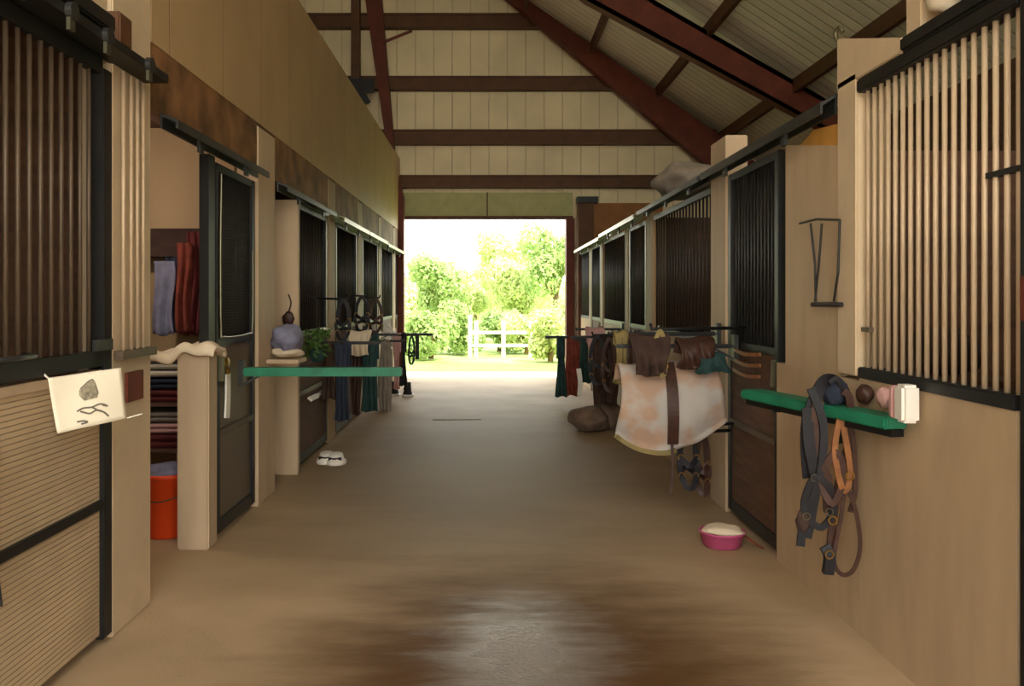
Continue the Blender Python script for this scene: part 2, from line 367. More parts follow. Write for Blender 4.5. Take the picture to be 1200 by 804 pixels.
def rafter(y, lab):
    k = 12.4/y
    t = thing('steel_rafter', P(830, 60, 12.4)*1.0, lab, 'roof beam', 'steel rafters under the roof')
    t.location = (3.2, y, 5.0)
    def Q(px, py):
        p = P(px, py, 12.4); return rc(Vector((p.x, y, p.z)))
    web = [Vector((-1.8,y,8.3)), Q(687,0), Q(933,133), Q(1016,180), Q(1016,138), Q(963,113), Q(767,0), rc(Vector((-1.8,y,9)))]
    MB().obox((-1.8,y+.1,8.62), (-6.25,y+.1,8.62-.66*4.45), .2, .4).build('left_arm', 'rust', t)
    MB().prism(web, (0,.03,0)).build('web', 'rust', t)
    MB().prism([Vector((-1.8,y,8.3)), Q(687,0), Q(933,133), Q(1016,180), Q(1016,175), Q(933,128), Q(689,-5), Vector((-1.8,y,8.36))], (0,.2,0)).build('lower_flange', 'rust', t)
    MB().prism([rc(Vector((-1.8,y,9))), Q(767,0), Q(963,113), Q(1016,140), Q(1016,146), Q(963,119), Q(765,5), Vector((-1.8,y,8.80))], (0,.2,0)).build('upper_flange', 'rust', t)
    return t
rafter(12.4, 'broad rust red rafter crossing the upper right of the roof')
# leaning column by the door and its dark neighbour
y2 = GY-.5
t = tag(MB().prism([P(415,-140,y2), P(436,-140,y2), P(447,0,y2), P(463,188,y2), P(473,232,y2), P(473,443+3,y2), P(457,443+3,y2), P(455,185,y2), P(441,90,y2), P(428,0,y2)], (0,.2,0)).build('steel_column', 'rust'),
    'leaning rust red steel column left of the far doorway', 'column')
t = thing('steel_column', P(417,100,16.35), 'dark steel post beside the leaning rust red column', 'column')
MB().box(-2.62, -2.46, 16.2, 16.36, 2.95, 8.3).build('shaft', 'girt', t)
MB().box(-2.7, -2.18, 16.15, 16.19, 5.45, 5.72).build('bracket_plate', 'black', t)
MB().obox(P(421,104,16.2), P(431,121,16.2), .08, .12).build('knee_brace', 'black', t)
tag(MB().obox(P(448,50,16.1), P(483,36,16.1), .03, .05).build('brace_rod', 'rust'), 'thin rust red brace rod against the gable wall by the column', 'rod')
# right door jamb and plywood room above the stalls at the far right
struct('trim_jamb_right', MB().box(DX1-.1, DX1+.06, GY-.3, GY, 0, DZ), 'rust', 'red brown jamb on the right of the far doorway')
struct('trim_post_right', MB().box(1.68, 1.98, 16.1, 16.35, 0, P(0,232,16.1).z), 'girt', 'dark post at the right of the far doorway')
struct('wall_plywood', MB().box(1.98, 3.3, 16.2, 16.3, 0, P(0,238,16.2).z), 'plywood', 'orange brown plywood wall above the far right stalls')
struct('trim_plywood_cap', MB().box(1.66, 2.05, 16.0, 16.32, P(0,238,16.1).z, P(0,231,16.1).z), 'black', 'black cap on the plywood wall')

# ------------------------------------------------------------------ posts
def post(s, y0, y1, z1, label, m='beige', dep=.16, proud=.0, grp='painted posts between stall fronts', z0=0):
    x0 = s*(WX-proud); x1 = s*(WX+dep)
    t = thing('barn_post', (s*(WX+dep/2), (y0+y1)/2, 0), label, 'post', grp)
    MB().box(x0, x1, y0, y1, z0, z1).build('shaft', m, t, bevel=.006)
    return t
p1 = post(-1, 3.9, 4.34, 4.25, 'wide pale post left of the opening with the orange bucket', 'beige_light', proud=.0)
post(-1, 6.36, 6.86, 2.84, 'beige post holding the left green bar, past the mesh door')
for y0, y1, lab in ((9.16, 9.56, 'left post beyond the dark door behind the green bar'), (11.2, 11.6, 'second thin post along the left far row'),
                (13.3, 13.6, 'third thin post along the left far row'), (15.3, 15.65, 'last left post before the far doorway')):
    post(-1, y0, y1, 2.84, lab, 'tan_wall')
pr = post(1, 3.955, 4.165, 2.60, 'near right corner post beside the tan bars', 'beige_light', proud=.02, dep=.13, z0=1.19)
MB().prism([(1.70,3.53,2.565),(1.70,4.17,2.565),(1.70,4.17,2.82),(1.70,3.53,2.63)], (.14,0,0)).build('top_board', 'beige_light', pr, bevel=.005)
MB().tube(smooth([(1.72,4.16,2.80),(1.715,4.20,2.82),(1.71,4.21,2.86),(1.72,4.19,2.88),(1.73,4.17,2.855)]), .010).build('hook', 'trackmetal', pr, smoothf=True)
post(1, 6.2, 6.62, 2.74, 'right post with the white blanket hanging beside it')
for y0, y1, lab in ((9.0, 9.34, 'right post beyond the long dark grille'), (10.55, 10.8, 'second thin post along the right far row'),
                (12.9, 13.15, 'third thin post along the right far row'), (14.4, 14.65, 'last right post before the far doorway')):
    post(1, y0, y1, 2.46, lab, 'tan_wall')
t = thing('steel_post', (1.8, 2.7, 0), 'black steel post at the right edge of the picture', 'post')
MB().box(1.70, 1.86, 2.60, 2.735, 0, 2.62).build('shaft', 'black', t, bevel=.004)
MB().box(1.68, 1.70, 2.62, 2.70, 1.48, 1.62).build('latch_plate', 'rust', t)
t = thing('barn_post', (1.8, 3.45, 2.62), 'short beige post above the near right grille, by the plastic bag', 'post')
MB().box(1.72, 1.86, 3.40, 3.52, 2.625, 3.4).build('shaft', 'beige_light', t, bevel=.005)
tag(MB().blob((1.80, 3.24, 2.80), .11, .165, .17, amp=.16, n=28, seed=4, flat=-.165).build('plastic_bag', 'plastic_bag', smoothf=True),
    'crumpled cloudy plastic bag on top of the near right grille', 'bag')

# brown header boxes along the left
hd = MB().box(-1.80, -1.725, 4.35, 6.34, 2.50, 2.86); struct('trim_header_left', hd, 'valance', 'weathered brown header over the tack opening')
for i, (a, b) in enumerate(((6.87, 9.14), (9.57, 11.18), (11.62, 13.28), (13.62, 15.28), (15.67, 16.4))):
    struct('trim_header_left', MB().box(-1.80, -1.725, a, b, 2.50, 2.86), 'valance', 'weathered brown header over a left stall front')

# ------------------------------------------------------------------ tracks
def track(s, y0, y1, z0, z1, label, xin=.10, m='trackmetal'):
    t = thing('sliding_door_track', (s*(WX-xin/2), y0, z0), label, 'door track', 'sliding door tracks over the stall fronts')
    xa, xb = s*(WX-xin), s*(WX-.005)
    # sloping hood: an inverted J profile
    prof = [(xb, y0, z0), (xb, y0, z1), (xa, y0, z0+(z1-z0)*.55), (xa, y0, z0), (xa+s*.012, y0, z0), (xa+s*.012, y0, z0+(z1-z0)*.4), (xb-s*.012, y0, z1-.02), (xb-s*.012, y0, z0)]
    MB().prism(prof, (0, y1-y0, 0)).build('hood', m, t)
    n = max(2, int((y1-y0)/.9))
    for k in range(n):
        y = y0+(k+.5)*(y1-y0)/n
        MB().box(s*(WX-.07), s*(WX-.05), y-.03, y+.03, z0-.05, z0+.04).build('roller_hanger', 'darksteel', t)
    return t
track(-1, 4.45, 6.3, 2.44, 2.52, 'door track under the brown header by the tack opening', m='darksteel')
track(-1, 6.9, 9.1, 2.42, 2.50, 'door track over the dark left door behind the green bar', m='darksteel')
track(-1, 9.4, 11.4, 2.40, 2.49, 'shiny door track, first of the bright left hoods', .13)
track(-1, 11.45, 13.5, 2.40, 2.49, 'shiny door track, second of the bright left hoods', .13)
track(-1, 13.55, 16.3, 2.38, 2.47, 'shiny door track ending at the far doorway on the left', .13)
track(1, 4.2, 6.6, 2.46, 2.56, 'dark door track over the near right door', .09, 'darksteel')
track(1, 6.64, 9.4, 2.46, 2.54, 'door track over the long right grille', .10, 'darksteel')
track(1, 9.42, 12.4, 2.43, 2.52, 'bright door track over the middle of the far right row', .13)
track(1, 12.45, 16.0, 2.40, 2.49, 'bright door track ending near the far doorway on the right', .13)

# ------------------------------------------------------------------ grilles and doors
_bars = {}
def barcopy(parent, x, y, z0, z1, r, m, name='bar'):
    key = (round(z1-z0,3), r, m)
    if key not in _bars:
        o = MB().tube([(0,0,0),(0,0,z1-z0)], r, 8).build(name, m, None, smoothf=True)
        _bars[key] = o
        o.parent = parent; o.location = Vector((x,y,z0))-parent_origin(parent); return o
    o = _bars[key].copy(); COL.objects.link(o); o.parent = parent; o.location = Vector((x,y,z0))-parent_origin(parent); return o
def grille(t, s, y0, y1, z0, z1, step, r, barm, railm, x=None, rail=.05, offset=None):
    x = x if x is not None else s*(WX+.0)
    MB().box(x-.022, x+.022, y0, y1, z0, z0+rail).build('bottom_rail', railm, t, bevel=.003)
    MB().box(x-.022, x+.022, y0, y1, z1-rail, z1).build('top_rail', railm, t, bevel=.003)
    n = int((y1-y0-.04)/step); y = y0+(offset if offset is not None else (y1-y0-(n)*step)/2)
    while y < y1-.015:
        barcopy(t, x, y, z0+rail-.005, z1-rail+.005, r, barm); y += step
def stall_door(s, y0, y1, label, lower='stallwood', mesh=None, grp='dark sliding doors along the aisle', z1=2.42, zs=1.22, x=None, step=.1, framem='black', barm='darksteel', midrail=True):
    x = x if x is not None else s*(WX+.03)
    t = thing('stall_door', (x, (y0+y1)/2, .04), label, 'stall door', grp)
    for a, b in ((y0, y0+.07), (y1-.07, y1)):
        st = MB().box(x-.025, x+.025, a, b, .04, z1).build('stile', framem, t, bevel=.004)
        if a == y0: first = st
    if mesh:
        MB().box(x-.004, x+.004, y0+.07, y1-.07, .12, zs-.02).build('lower_mesh', mesh, t)
    else:
        MB().box(x-.015, x+.015, y0+.07, y1-.07, .12, zs-.02).build('lower_panel', lower, t)
    MB().box(x-.022, x+.022, y0+.07, y1-.07, .04, .12).build('bottom_rail', framem, t)
    if midrail: MB().box(x-.03, x+.03, y0+.07, y1-.07, .66, .70).build('middle_rail', 'bargrey', t)
    grille(t, s, y0+.07, y1-.07, zs-.02, z1, step, .008, barm, framem, x=x)
    MB().box(x-s*.06, x-s*.025, y0+.02, y0+.05, 1.02, 1.18).build('handle', 'trackmetal', first, bevel=.004)
    return t

# near left front: slatted lower panel, black rails, bars
t = thing('stall_door', (-1.74, 3.0, .03), 'nearest left stall front with narrow slatted panel and the paper sign', 'stall door')
MB().box(-1.78, -1.735, 1.9, 3.80, .05, 1.20).build('slatted_panel', 'slats', t)
MB().box(-1.785, -1.72, 1.9, 3.80, 1.195, 1.235).build('panel_cap', 'beige', t, bevel=.004)
MB().box(-1.775, -1.715, 1.9, 3.8, .615, .655).build('middle_rail', 'black', t, bevel=.004)
MB().box(-1.785, -1.715, 3.80, 3.885, .03, 2.58).build('stile', 'black', t, bevel=.005)
grille(t, -1, 1.9, 3.80, 1.25, 2.62, .08, .010, 'bargrey', 'black', x=-1.74, rail=.07, offset=.05)
MB().tube([(-1.715,2.9,1.34),(-1.66,2.92,1.34),(-1.66,3.12,1.34),(-1.715,3.14,1.34)], .010).build('handle', 'darksteel', t, smoothf=True)
MB().box(-1.72,-1.70,3.70,3.86,1.32,1.37).build('latch', 'darksteel', t)
MB().tube([(-1.71,2.96,1.05),(-1.708,2.96,.60),(-1.70,2.97,.48)], .008).build('latch_rod', 'darksteel', t)
# bars in front of the pale post
t = thing('stall_grille', (-1.69, 4.08, 1.3), 'short run of pale bars in front of the wide left post', 'stall grille')
MB().box(-1.712, -1.672, 3.9, 4.3, 1.27, 1.31).build('bottom_rail', 'bargrey', t)
for y in (3.945, 4.03, 4.10, 4.17): barcopy(t, -1.69, y, 1.29, 2.60, .009, 'barmetal')
MB().box(-1.715,-1.70,4.02,4.20,1.06,1.20).build('latch_plate', 'rust', t)
# black overhead track, near left
t = thing('sliding_door_track', (-1.68, 1.9, 2.63), 'thick black track cluttered with rollers above the nearest left bars', 'door track')
MB().prism([(-1.735,1.9,2.625),(-1.735,1.9,2.70),(-1.60,1.9,2.665),(-1.60,1.9,2.625)], (0,2.36,0)).build('rail', 'black', t)
MB().box(-1.735,-1.62,1.9,3.80,2.70,2.775).build('hood', 'black', t, bevel=.01)
MB().box(-1.735,-1.60,3.70,3.83,2.66,2.80).build('end_block', 'girt', t, bevel=.008)
for y in (2.9, 3.25, 3.56, 4.0):
    MB().tube([(-1.60,y,2.645),(-1.575,y,2.645)], .035, 14).build('roller', 'darksteel', t)
    MB().box(-1.60,-1.585,y-.02,y+.02,2.57,2.65).build('roller_hanger', 'trackmetal', t)

# near right: kick wall, tan bars, black rails
t = thing('horse_stall', (1.8, 3.5, 0), 'near right stall front of tall tan bars over a plain tan wall', 'stall front')
MB().box(1.71, 1.80, 2.765, 3.94, 0, 1.185).build('kick_wall', 'kick', t)
MB().box(1.70, 1.80, 2.765, 3.94, 1.185, 1.235).build('bottom_rail', 'black', t, bevel=.006)
MB().box(1.70, 1.78, 2.75, 3.95, 2.50, 2.56).build('top_rail', 'black', t, bevel=.006)
MB().box(1.69, 1.80, 2.75, 3.52, 2.56, 2.625).build('top_hood', 'black', t, bevel=.012)
y = 2.79
while y < 3.93:
    barcopy(t, 1.735, y, 1.23, 2.51, .0105, 'barmetal'); y += .0655
MB().box(1.722, 1.748, 2.77, 2.96, 1.965, 1.985).build('cross_rod', 'black', t)
MB().box(1.70, 1.722, 3.82, 3.90, 1.40, 1.42).build('latch', 'bargrey', t)
tag(MB().blob((1.98, 3.72, 1.32), .12, .20, .10, amp=.12, n=20, seed=2).build('dark_bundle', 'browncloth', smoothf=True), 'dark bundle behind the near right bars', 'bundle')
tag(MB().box(1.83, 2.2, 3.4, 3.93, 1.1, 1.22).build('ledge_shelf', 'stallwood'), 'timber shelf inside the near right stall behind the bars', 'shelf')
# wall panel with the folded wire rack
struct('wall_right_panel', MB().prism([(1.72,4.175,1.14),(1.72,4.95,1.14),(1.72,4.95,2.44),(1.72,4.175,2.30)], (.13,0,0)), 'kick', 'tan wall panel between near right post and dark door')
struct('wall_right_panel_base', MB().box(1.71, 1.85, 3.941, 5.07, 0, 1.17), 'kick', 'tan lower wall panel below the green right bar')
struct('trim_panel_top', MB().prism([(1.73,4.19,2.30),(1.73,4.75,2.40),(1.73,4.55,2.45),(1.73,4.25,2.42)], (.1,0,0)), 'amber_lit', 'amber wedge, lit look in its colour, on top of the tan wall panel')
t = thing('blanket_rack', (1.68, 4.4, 1.5), 'folded thin wire rack on the tan panel beside the dark door', 'blanket rack')
def W(px, py, x=1.69):
    yy = x*F/(px-CX); return Vector((x, yy, EYE-(py-CY)*yy/F))
MB().tube([W(937,262), W(957,257), W(984,258)], .006).build('top_wire', 'black', t)
MB().tube([W(950,262), W(955,310), W(956,356)], .006).build('upright_wire', 'black', t)
MB().tube([W(963,262), W(959,315), W(955,353)], .006).build('upright_wire', 'black', t)
MB().tube([W(984,258), W(982,320), W(977,353)], .006).build('upright_wire', 'black', t)
MB().tube([W(952,357), W(986,357)], .012).build('bottom_bar', 'black', t)

# right row doors and grilles
d = stall_door(1, 5.09, 6.16, 'tall dark right door beside the tan wall panel and pink feed bowl', lower='stallwood', mesh=None, barm='darksteel', step=.07, z1=2.44)
MB().box(1.756, 1.764, 5.16, 6.09, 1.25, 2.39).build('upper_mesh', 'wiremesh', d)
for k, z in enumerate((1.06, 1.13, 1.20)):
    tag(MB().strap([(1.70,5.35,z),(1.68,5.6,z-.015),(1.70,5.95,z)], .022, .01, nrm=(1,0,0)).build('hanging_strap', 'tanleather'),
        ['lowest', 'middle', 'top'][k]+' of three brown straps across the dark right door', 'strap', 'straps across the dark right door')
def stall_front(s, y0, y1, label, z1=2.42, step=.1, barm='darksteel', kick='tan_wall', railm='black'):
    t = thing('horse_stall', (s*1.76, (y0+y1)/2, 0), label, 'stall front', 'barred stall fronts in the far rows')
    MB().box(s*(WX+.01), s*(WX+.08), y0, y1, 0, 1.2).build('kick_wall', kick, t)
    grille(t, s, y0, y1, 1.2, z1, step, .009, barm, railm, x=s*(WX+.03))
    return t
stall_front(1, 6.66, 8.96, 'long dark barred front behind the hanging white blanket', step=.12)
stall_door(1, 9.38, 10.5, 'first dark door of the far right row', step=.1)
stall_front(1, 10.84, 12.86, 'second barred front of the right row', step=.13)
stall_door(1, 13.2, 14.35, 'second dark door of the far right row', step=.12)
stall_front(1, 14.7, 16.05, 'last barred front on the right by the far doorway', step=.15)

# left row
struct('wall_stub', MB().box(-1.92, -1.725, 5.25, 5.42, 0, 1.24), 'beige', 'beige half height wall end between bucket and mesh door', bevel=.01)
t = stall_door(-1, 5.44, 6.33, 'black framed mesh door with a white strap, left of the green bar', mesh='wiremesh_tan', x=-1.76, step=.035, barm='black', z1=2.42, zs=1.26)
MB().box(-1.764, -1.756, 5.51, 6.26, 1.3, 2.37).build('upper_mesh', 'wiremesh', t)
MB().tube(smooth([(-1.73,5.52,2.36),(-1.73,5.50,1.9),(-1.73,5.51,1.36),(-1.73,5.58,1.30),(-1.73,6.15,1.30),(-1.73,6.24,1.36),(-1.73,6.25,1.9)]), .007).build('edge_trim', 'trackmetal', t)
tag(MB().box(-1.80, -1.74, 5.3, 5.42, 1.25, 2.45).build('door_jamb', 'black'), 'black upright above the beige half wall end', 'post')
struct('wall_recess', MB().box(-1.90, -1.68, 7.50, 7.58, 0, 2.42), 'beige', 'beige wall end facing the camera beyond the green left bar', bevel=.006)
stall_door(-1, 7.66, 9.1, 'dark left door with the green plant hanging on it', step=.1)
stall_door(-1, 9.62, 11.15, 'first dark door of the far left row', step=.12)
stall_door(-1, 11.66, 13.25, 'second dark door of the far left row', step=.14)
stall_door(-1, 13.66, 15.25, 'third dark door of the far left row', step=.16)
stall_door(-1, 15.7, 16.35, 'narrow dark door beside the far doorway on the left', step=.16)
# inside the tack opening
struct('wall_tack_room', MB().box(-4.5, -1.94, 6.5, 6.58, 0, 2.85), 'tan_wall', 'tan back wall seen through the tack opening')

# ------------------------------------------------------------------ paper sign
c = [P(56,443,3.30), P(141,431,3.55), P(149,490,3.55), P(68,508,3.30)]
t = thing('paper_sign', (c[0]+c[2])/2, 'white paper sheet with grey sketch hung on the nearest left stall front', 'sign')
def sg(u, v):
    p = (c[0]*(1-u)+c[1]*u)*(1-v)+(c[3]*(1-u)+c[2]*u)*v
    n = (c[1]-c[0]).cross(c[3]-c[0]).normalized()
    return p + n*.006*math.sin(u*5+v*2)
MB().grid(sg, 16, 12).build('sheet', 'paper', t, smoothf=True, solid=.001)
NS = (c[1]-c[0]).cross(c[3]-c[0]).normalized()
if NS.y > 0: NS = -NS
def S(a, b): # position on the photographed sign from zoom coordinates
    u = (a-160)/650; v = (b-190)/400
    return sg(u, v+.16*(u-.1)*0)+NS*.0035
def draw(name, loops, w, m='ink'):
    mb = MB()
    for l in loops: mb.strap([S(a, b) for a, b in l], w, .0008, nrm=NS)
    return mb.build(name, m, t)
def SU(px, py):   # photo pixel inside the sheet
    import mathutils
    # invert bilinear roughly
    u, v = .5, .5
    for _ in range(25):
        p = sg(u, v); x = p.x*F/p.y+CX; y = CY-(p.z-EYE)*F/p.y
        u += (px-x)/85; v += (py-y)/62
    return sg(u, v)+NS*.003
def zz(l): return [SU(40+a/8.04, 420+b/8.04) for a, b in l]
mb = MB(); mb.prism(zz([(420,300),(500,230),(560,200),(600,330),(590,370),(470,400),(420,350)]), NS*.0008); mb.build('sketch_head', mat('grey wash', (150,140,118), .8, var=.5, scale=60, bump=0), t)
mb = MB()
for l in ([(430,290),(520,210),(560,215),(600,330)], [(430,300),(480,310),(540,290),(590,340)], [(440,370),(500,350),(580,360)], [(460,280),(520,320)]): mb.strap(zz(l), .005, .0008, nrm=NS)
mb.build('sketch_lines', 'ink', t)
mb = MB()
for l in ([(400,500),(460,470),(540,460),(620,430),(690,450),(640,440)], [(430,500),(520,520),(580,490),(640,500),(700,545)], [(540,460),(600,490),(660,510),(690,540)], [(400,600),(460,590),(500,600),(440,620)]):
    mb.strap(zz(l), .0065, .0008, nrm=NS)
mb.build('script_scribble', 'ink', t)
MB().tube([c[0]+Vector((0,0,0)), c[0]+Vector((-.03,-.0,.03))], .004).build('corner_tie', 'white', t)
MB().tube([c[2], c[2]+Vector((.045,.04,.012))], .003).build('corner_tie', 'white', t)

# ------------------------------------------------------------------ tack opening contents
t = thing('bucket', (-2.12, 5.62, 0), 'orange red plastic bucket on the floor in the left opening', 'bucket')
MB().lathe((-2.12,5.62,0), [(.0,.005),(.135,.0),(.14,.01),(.165,.385),(.178,.39),(.178,.415),(.160,.415),(.155,.38),(.128,.02),(0,.02)], 32).build('body', 'orange', t, smoothf=True)
MB().tube(smooth([(-2.295,5.62,.37),(-2.29,5.52,.30),(-2.12,5.44,.25),(-1.955,5.52,.30),(-1.945,5.62,.37)]), .004).build('handle', 'trackmetal', t)
MB().blob((-2.12,5.62,.40), .15, .15, .07, amp=.15, n=20, seed=11).build('grey_lining', 'bluecloth', t, smoothf=True)
t = thing('blanket_rack', (-2.25, 6.2, 0), 'timber shelf rack stacked with folded blankets in the left opening', 'shelf')
for y in (5.95, 6.42):
    MB().box(-2.62, -2.56, y, y+.05, 0, 1.2).build('upright', 'stallwood', t)
    MB().box(-1.99, -1.95, y, y+.05, 0, 1.2).build('upright', 'stallwood', t)
for z in (.48, .80, 1.12): MB().box(-2.62, -1.95, 5.93, 6.47, z, z+.025).build('shelf_board', 'stallwood', t)
def folded(z, m, lab, h=.07, x0=-2.54, x1=-2.01, y0=5.95, y1=6.4, stripes=None):
    mb = MB()
    for k in range(2):
        zz0 = z+k*h/2
        prof = [(y1, zz0), (y0+.01, zz0), (y0-.012, zz0+h/4), (y0+.01, zz0+h/2-.003), (y1, zz0+h/2-.003)]
        mb.prism([Vector((x0, a, b)) for a, b in prof], (x1-x0, 0, 0))
    o = mb.build('folded_blanket', m, bevel=.006)
    tag(o, lab, 'blanket', 'folded blankets in the left opening'); return o
striped = linesmat('striped wool', (200,190,170), (40,36,34), 2, .05, .25, bump=.2)
folded(.505, 'maroon', 'maroon folded blanket lowest in the rack', .10)
folded(.61, 'pink', 'pink folded blanket above the lowest maroon one', .07)
folded(.69, 'greycloth', 'grey folded blanket under the middle shelf board', .07)
folded(.825, 'maroon', 'maroon folded blanket on the middle shelf board', .09)
folded(.92, 'navy', 'navy folded blanket on the middle shelf board', .07)
folded(1.0, striped, 'black and white striped folded blanket under the top board', .11)
# tack hung against the back wall
def hanging_cloth(name, px0, px1, py0, py1, y, m, label, cat, fold=5, amp=.02, grp=None, taper=.9, solid=.012, tagit=True, parent=None):
    a = P(px0, py0, y); b = P(px1, py1, y); cx = (a.x+b.x)/2; w = abs(b.x-a.x); rd = random.Random(px0*7+py0)
    ph = rd.uniform(0, 6)
    def fn(u, v):
        ww = w*(taper+(1-taper)*v)*(1+.05*math.sin(7*v+ph))
        x = cx+(u-.5)*ww+.01*math.sin(v*6+ph)
        return Vector((x, y+amp*math.sin(u*fold*PI+ph+v*1.5)*(.3+v)-amp, a.z+(b.z-a.z)*v+.012*math.sin(u*9+ph)*v))
    o = MB().grid(fn, 20, 18).build(name, m, parent, smoothf=True, solid=solid)
    if tagit: tag(o, label, cat, grp)
    return o
tag(MB().box(-2.62, -1.96, 6.28, 6.48, 1.86, 1.93).box(-2.62,-1.96,6.44,6.48,1.93,2.08).build('wall_shelf', 'browncloth'), 'dark shelf on the tack room wall above the red coats', 'shelf')
hanging_cloth('coat', 180, 206, 306, 392, 6.25, 'bluecloth', 'pale blue grey cloth hanging in the left opening', 'cloth', 3)
hanging_cloth('coat', 196, 214, 290, 388, 6.32, 'navy', 'dark blue coat hanging between the pale cloth and the red coats', 'coat', 3)
hanging_cloth('coat', 207, 226, 285, 390, 6.25, 'redcloth', 'rusty red coat, left of two hanging in the left opening', 'coat', 4, .03)
hanging_cloth('coat', 221, 240, 272, 392, 6.3, 'maroon', 'maroon coat, right of two hanging in the left opening', 'coat', 4, .03)
for i, (x, z) in enumerate(((-2.38,1.86),(-2.28,1.86),(-2.18,1.86),(-2.08,1.86))):
    pass
# pale draped cloth over the stub
def drape(u, v):
    x = -2.10+.42*u; y = 5.2+.26*v
    e = max(0, abs(v-.5)*2-.62)/.38; ez = max(0, (u-.86)/.14)
    sag = .05*(1-min(1, max(0, (u-.35)/.2)))
    return Vector((x, y, 1.262-.05*e*e-.03*ez-sag+.012*math.sin(u*14+v*5)))
tag(MB().grid(drape, 26, 14).build('pale_cloth', 'cream', smoothf=True, solid=.03), 'pale cloth draped over the beige half height wall end', 'cloth')

# ------------------------------------------------------------------ straps, halters, bridles
def ring(c, r, t=.004, nrm='y'):
    c = Vector(c)
    return [c+Vector((r*math.cos(a), 0, r*math.sin(a))) for a in [2*PI*k/14 for k in range(14)]]
def halter(x, y, zt, h, w, m, label, rope=None, name='halter', nrm=(0,-1,0), sw=.025, rot=0, hook=True, lean=0):
    """horse halter hanging from its crown strap at (x, y, zt): crown, cheek straps, throat strap, noseband, rings"""
    t = thing(name, (x, y, zt), label, 'halter' if name == 'halter' else 'bridle', 'halters and bridles hanging along the aisle')
    q = lambda a, b, d=0: Vector((x+a*w*math.cos(rot)+d*math.sin(rot)+lean*(1-b)*0, y+d*math.cos(rot)-a*w*math.sin(rot), zt-b*h))
    MB().strap([q(-.28,.5,.02), q(-.22,.22,.01), q(0,0,0), q(.22,.22,.01), q(.28,.5,.02)], sw, .006, nrm=nrm).build('crown_strap', m, t)
    MB().strap([q(-.28,.5), q(-.32,.65,-.01), q(-.25,.8)], sw, .006, nrm=nrm).build('cheek_strap', m, t)
    MB().strap([q(.28,.5), q(.3,.65,-.01), q(.25,.8)], sw, .006, nrm=nrm).build('cheek_strap', m, t)
    MB().strap([q(-.27,.52,-.01), q(0,.62,-.05), q(.27,.52,-.01)], sw, .006, nrm=nrm).build('throat_strap', m, t)
    MB().strap([q(-.25,.8), q(-.1,.72,.07), q(.1,.72,.07), q(.25,.8), q(.12,.97,-.05), q(-.12,.97,-.05)], sw, .006, nrm=nrm, closed=True).build('noseband', m, t)
    nb = [o_ for o_ in t.children if o_.name.startswith('noseband')][-1]
    for a, b in ((-.28,.5), (.28,.5), (-.25,.8), (.25,.8)):
        p = q(a, b, -.01); MB().tube(ring(p, .018), .003, 6, closed=True).build('ring', 'brass', nb)
    sgn = 1 if x > 0 else -1
    if abs(x) < 1.7 and hook:
        hk = MB().tube([(sgn*1.74,y+.03,zt+.02),(x,y+.03,zt+.012),(x-sgn*.05,y+.03,zt+.012),(x-sgn*.06,y+.03,zt+.05)], .012)
        tag(hk.build('tack_hook', 'black', smoothf=True), 'black wall hook of the '+' '.join(label.split(',')[0].split()[:11]), 'hook', 'hooks holding halters')
    if rope:
        MB().tube(smooth([q(*r) for r in rope]), .009, 8).build('lead_rope', m, t, smoothf=True)
    return t
def bar(s, y, x_in, z, label, m='green', w=.07, th=.035, ang=0, name='swing_bar', post_x=None):
    x0 = s*(WX-.0); x1 = s*x_in
    t = thing(name, (x0, y, z), label, 'blanket bar', 'swing out bars along the aisle')
    MB().obox((x0-s*.03, y, z), (x1, y+ang, z), w, th).build('bar', m, t, bevel=.008)
    MB().box(x0-s*.03, x0, y-.04, y+.04, z-.10, z+.08).build('wall_bracket', 'darksteel', t)
    MB().obox((x0-s*.02, y, z-.09), (x0-s*.16, y+ang*.15, z-.015), .015, .015).build('brace', 'darksteel', t)
    return t

# right green bar with tack
gz = 1.07
A = Vector((1.405, 4.62, gz+.02)); B = Vector((1.63, 3.42, gz-.01))
A = P(880, 461, 4.55); B = P(1052, 496, 3.50)
t = thing('green_bar', (A+B)/2, 'long green plank rail standing out from the near right wall', 'blanket bar')
MB().obox(A, B, .13, .05).build('plank', 'green', t, bevel=.008)
dv = (B-A).normalized(); sd = Vector((dv.y, -dv.x, 0)).normalized()
MB().obox(A+Vector((0,0,-.042)), B+Vector((0,0,-.042)), .06, .03).build('under_rail', 'black', t)
MB().box(B.x-.02, 1.70, B.y+.02, B.y+.08, B.z-.06, B.z-.02).build('wall_bracket', 'black', t)
MB().box(1.45, 1.70, 4.35, 4.40, A.z-.075, A.z-.04).build('wall_bracket', 'black', t)
MB().box(B.x-.05, B.x+.03, B.y-.02, B.y+.02, B.z-.02, B.z+.03).build('end_cap', 'green', t, bevel=.006)
# things at its near end
tag(MB().box(1.62,1.69,3.34,3.42,1.06,1.21).build('white_box', 'white', bevel=.012), 'small white carton at the near end of the green right rail', 'carton')
tag(MB().box(1.62,1.695,3.43,3.46,1.07,1.2).build('pink_card', 'pink', bevel=.006), 'pink card behind the white carton on the green right rail', 'card')
tag(MB().blob(P(1013,462,3.82)+Vector((0,0,.0)), .035, .05, .045, seed=3, amp=.1).build('leather_pouch', 'leather', smoothf=True), 'small brown leather pouch resting on the green right rail', 'pouch')
tag(MB().blob(P(1036,466,3.66), .025, .04, .045, seed=5, amp=.2).build('pink_brush', 'pink', smoothf=True), 'pink and white brush beside the leather pouch', 'brush')
def on_rail(px):
    # point on the top of the rail seen at px
    k = 0
    for i in range(101):
        p = A.lerp(B, i/100)
        if p.x*F/p.y+CX >= px: return p
    return B
def pxz(p, py): return EYE-(py-CY)*p.y/F
def bunch(p, items):
    pass
p = on_rail(975)
def pp(px, py, dy=0): return P(px, py, p.y+dy)
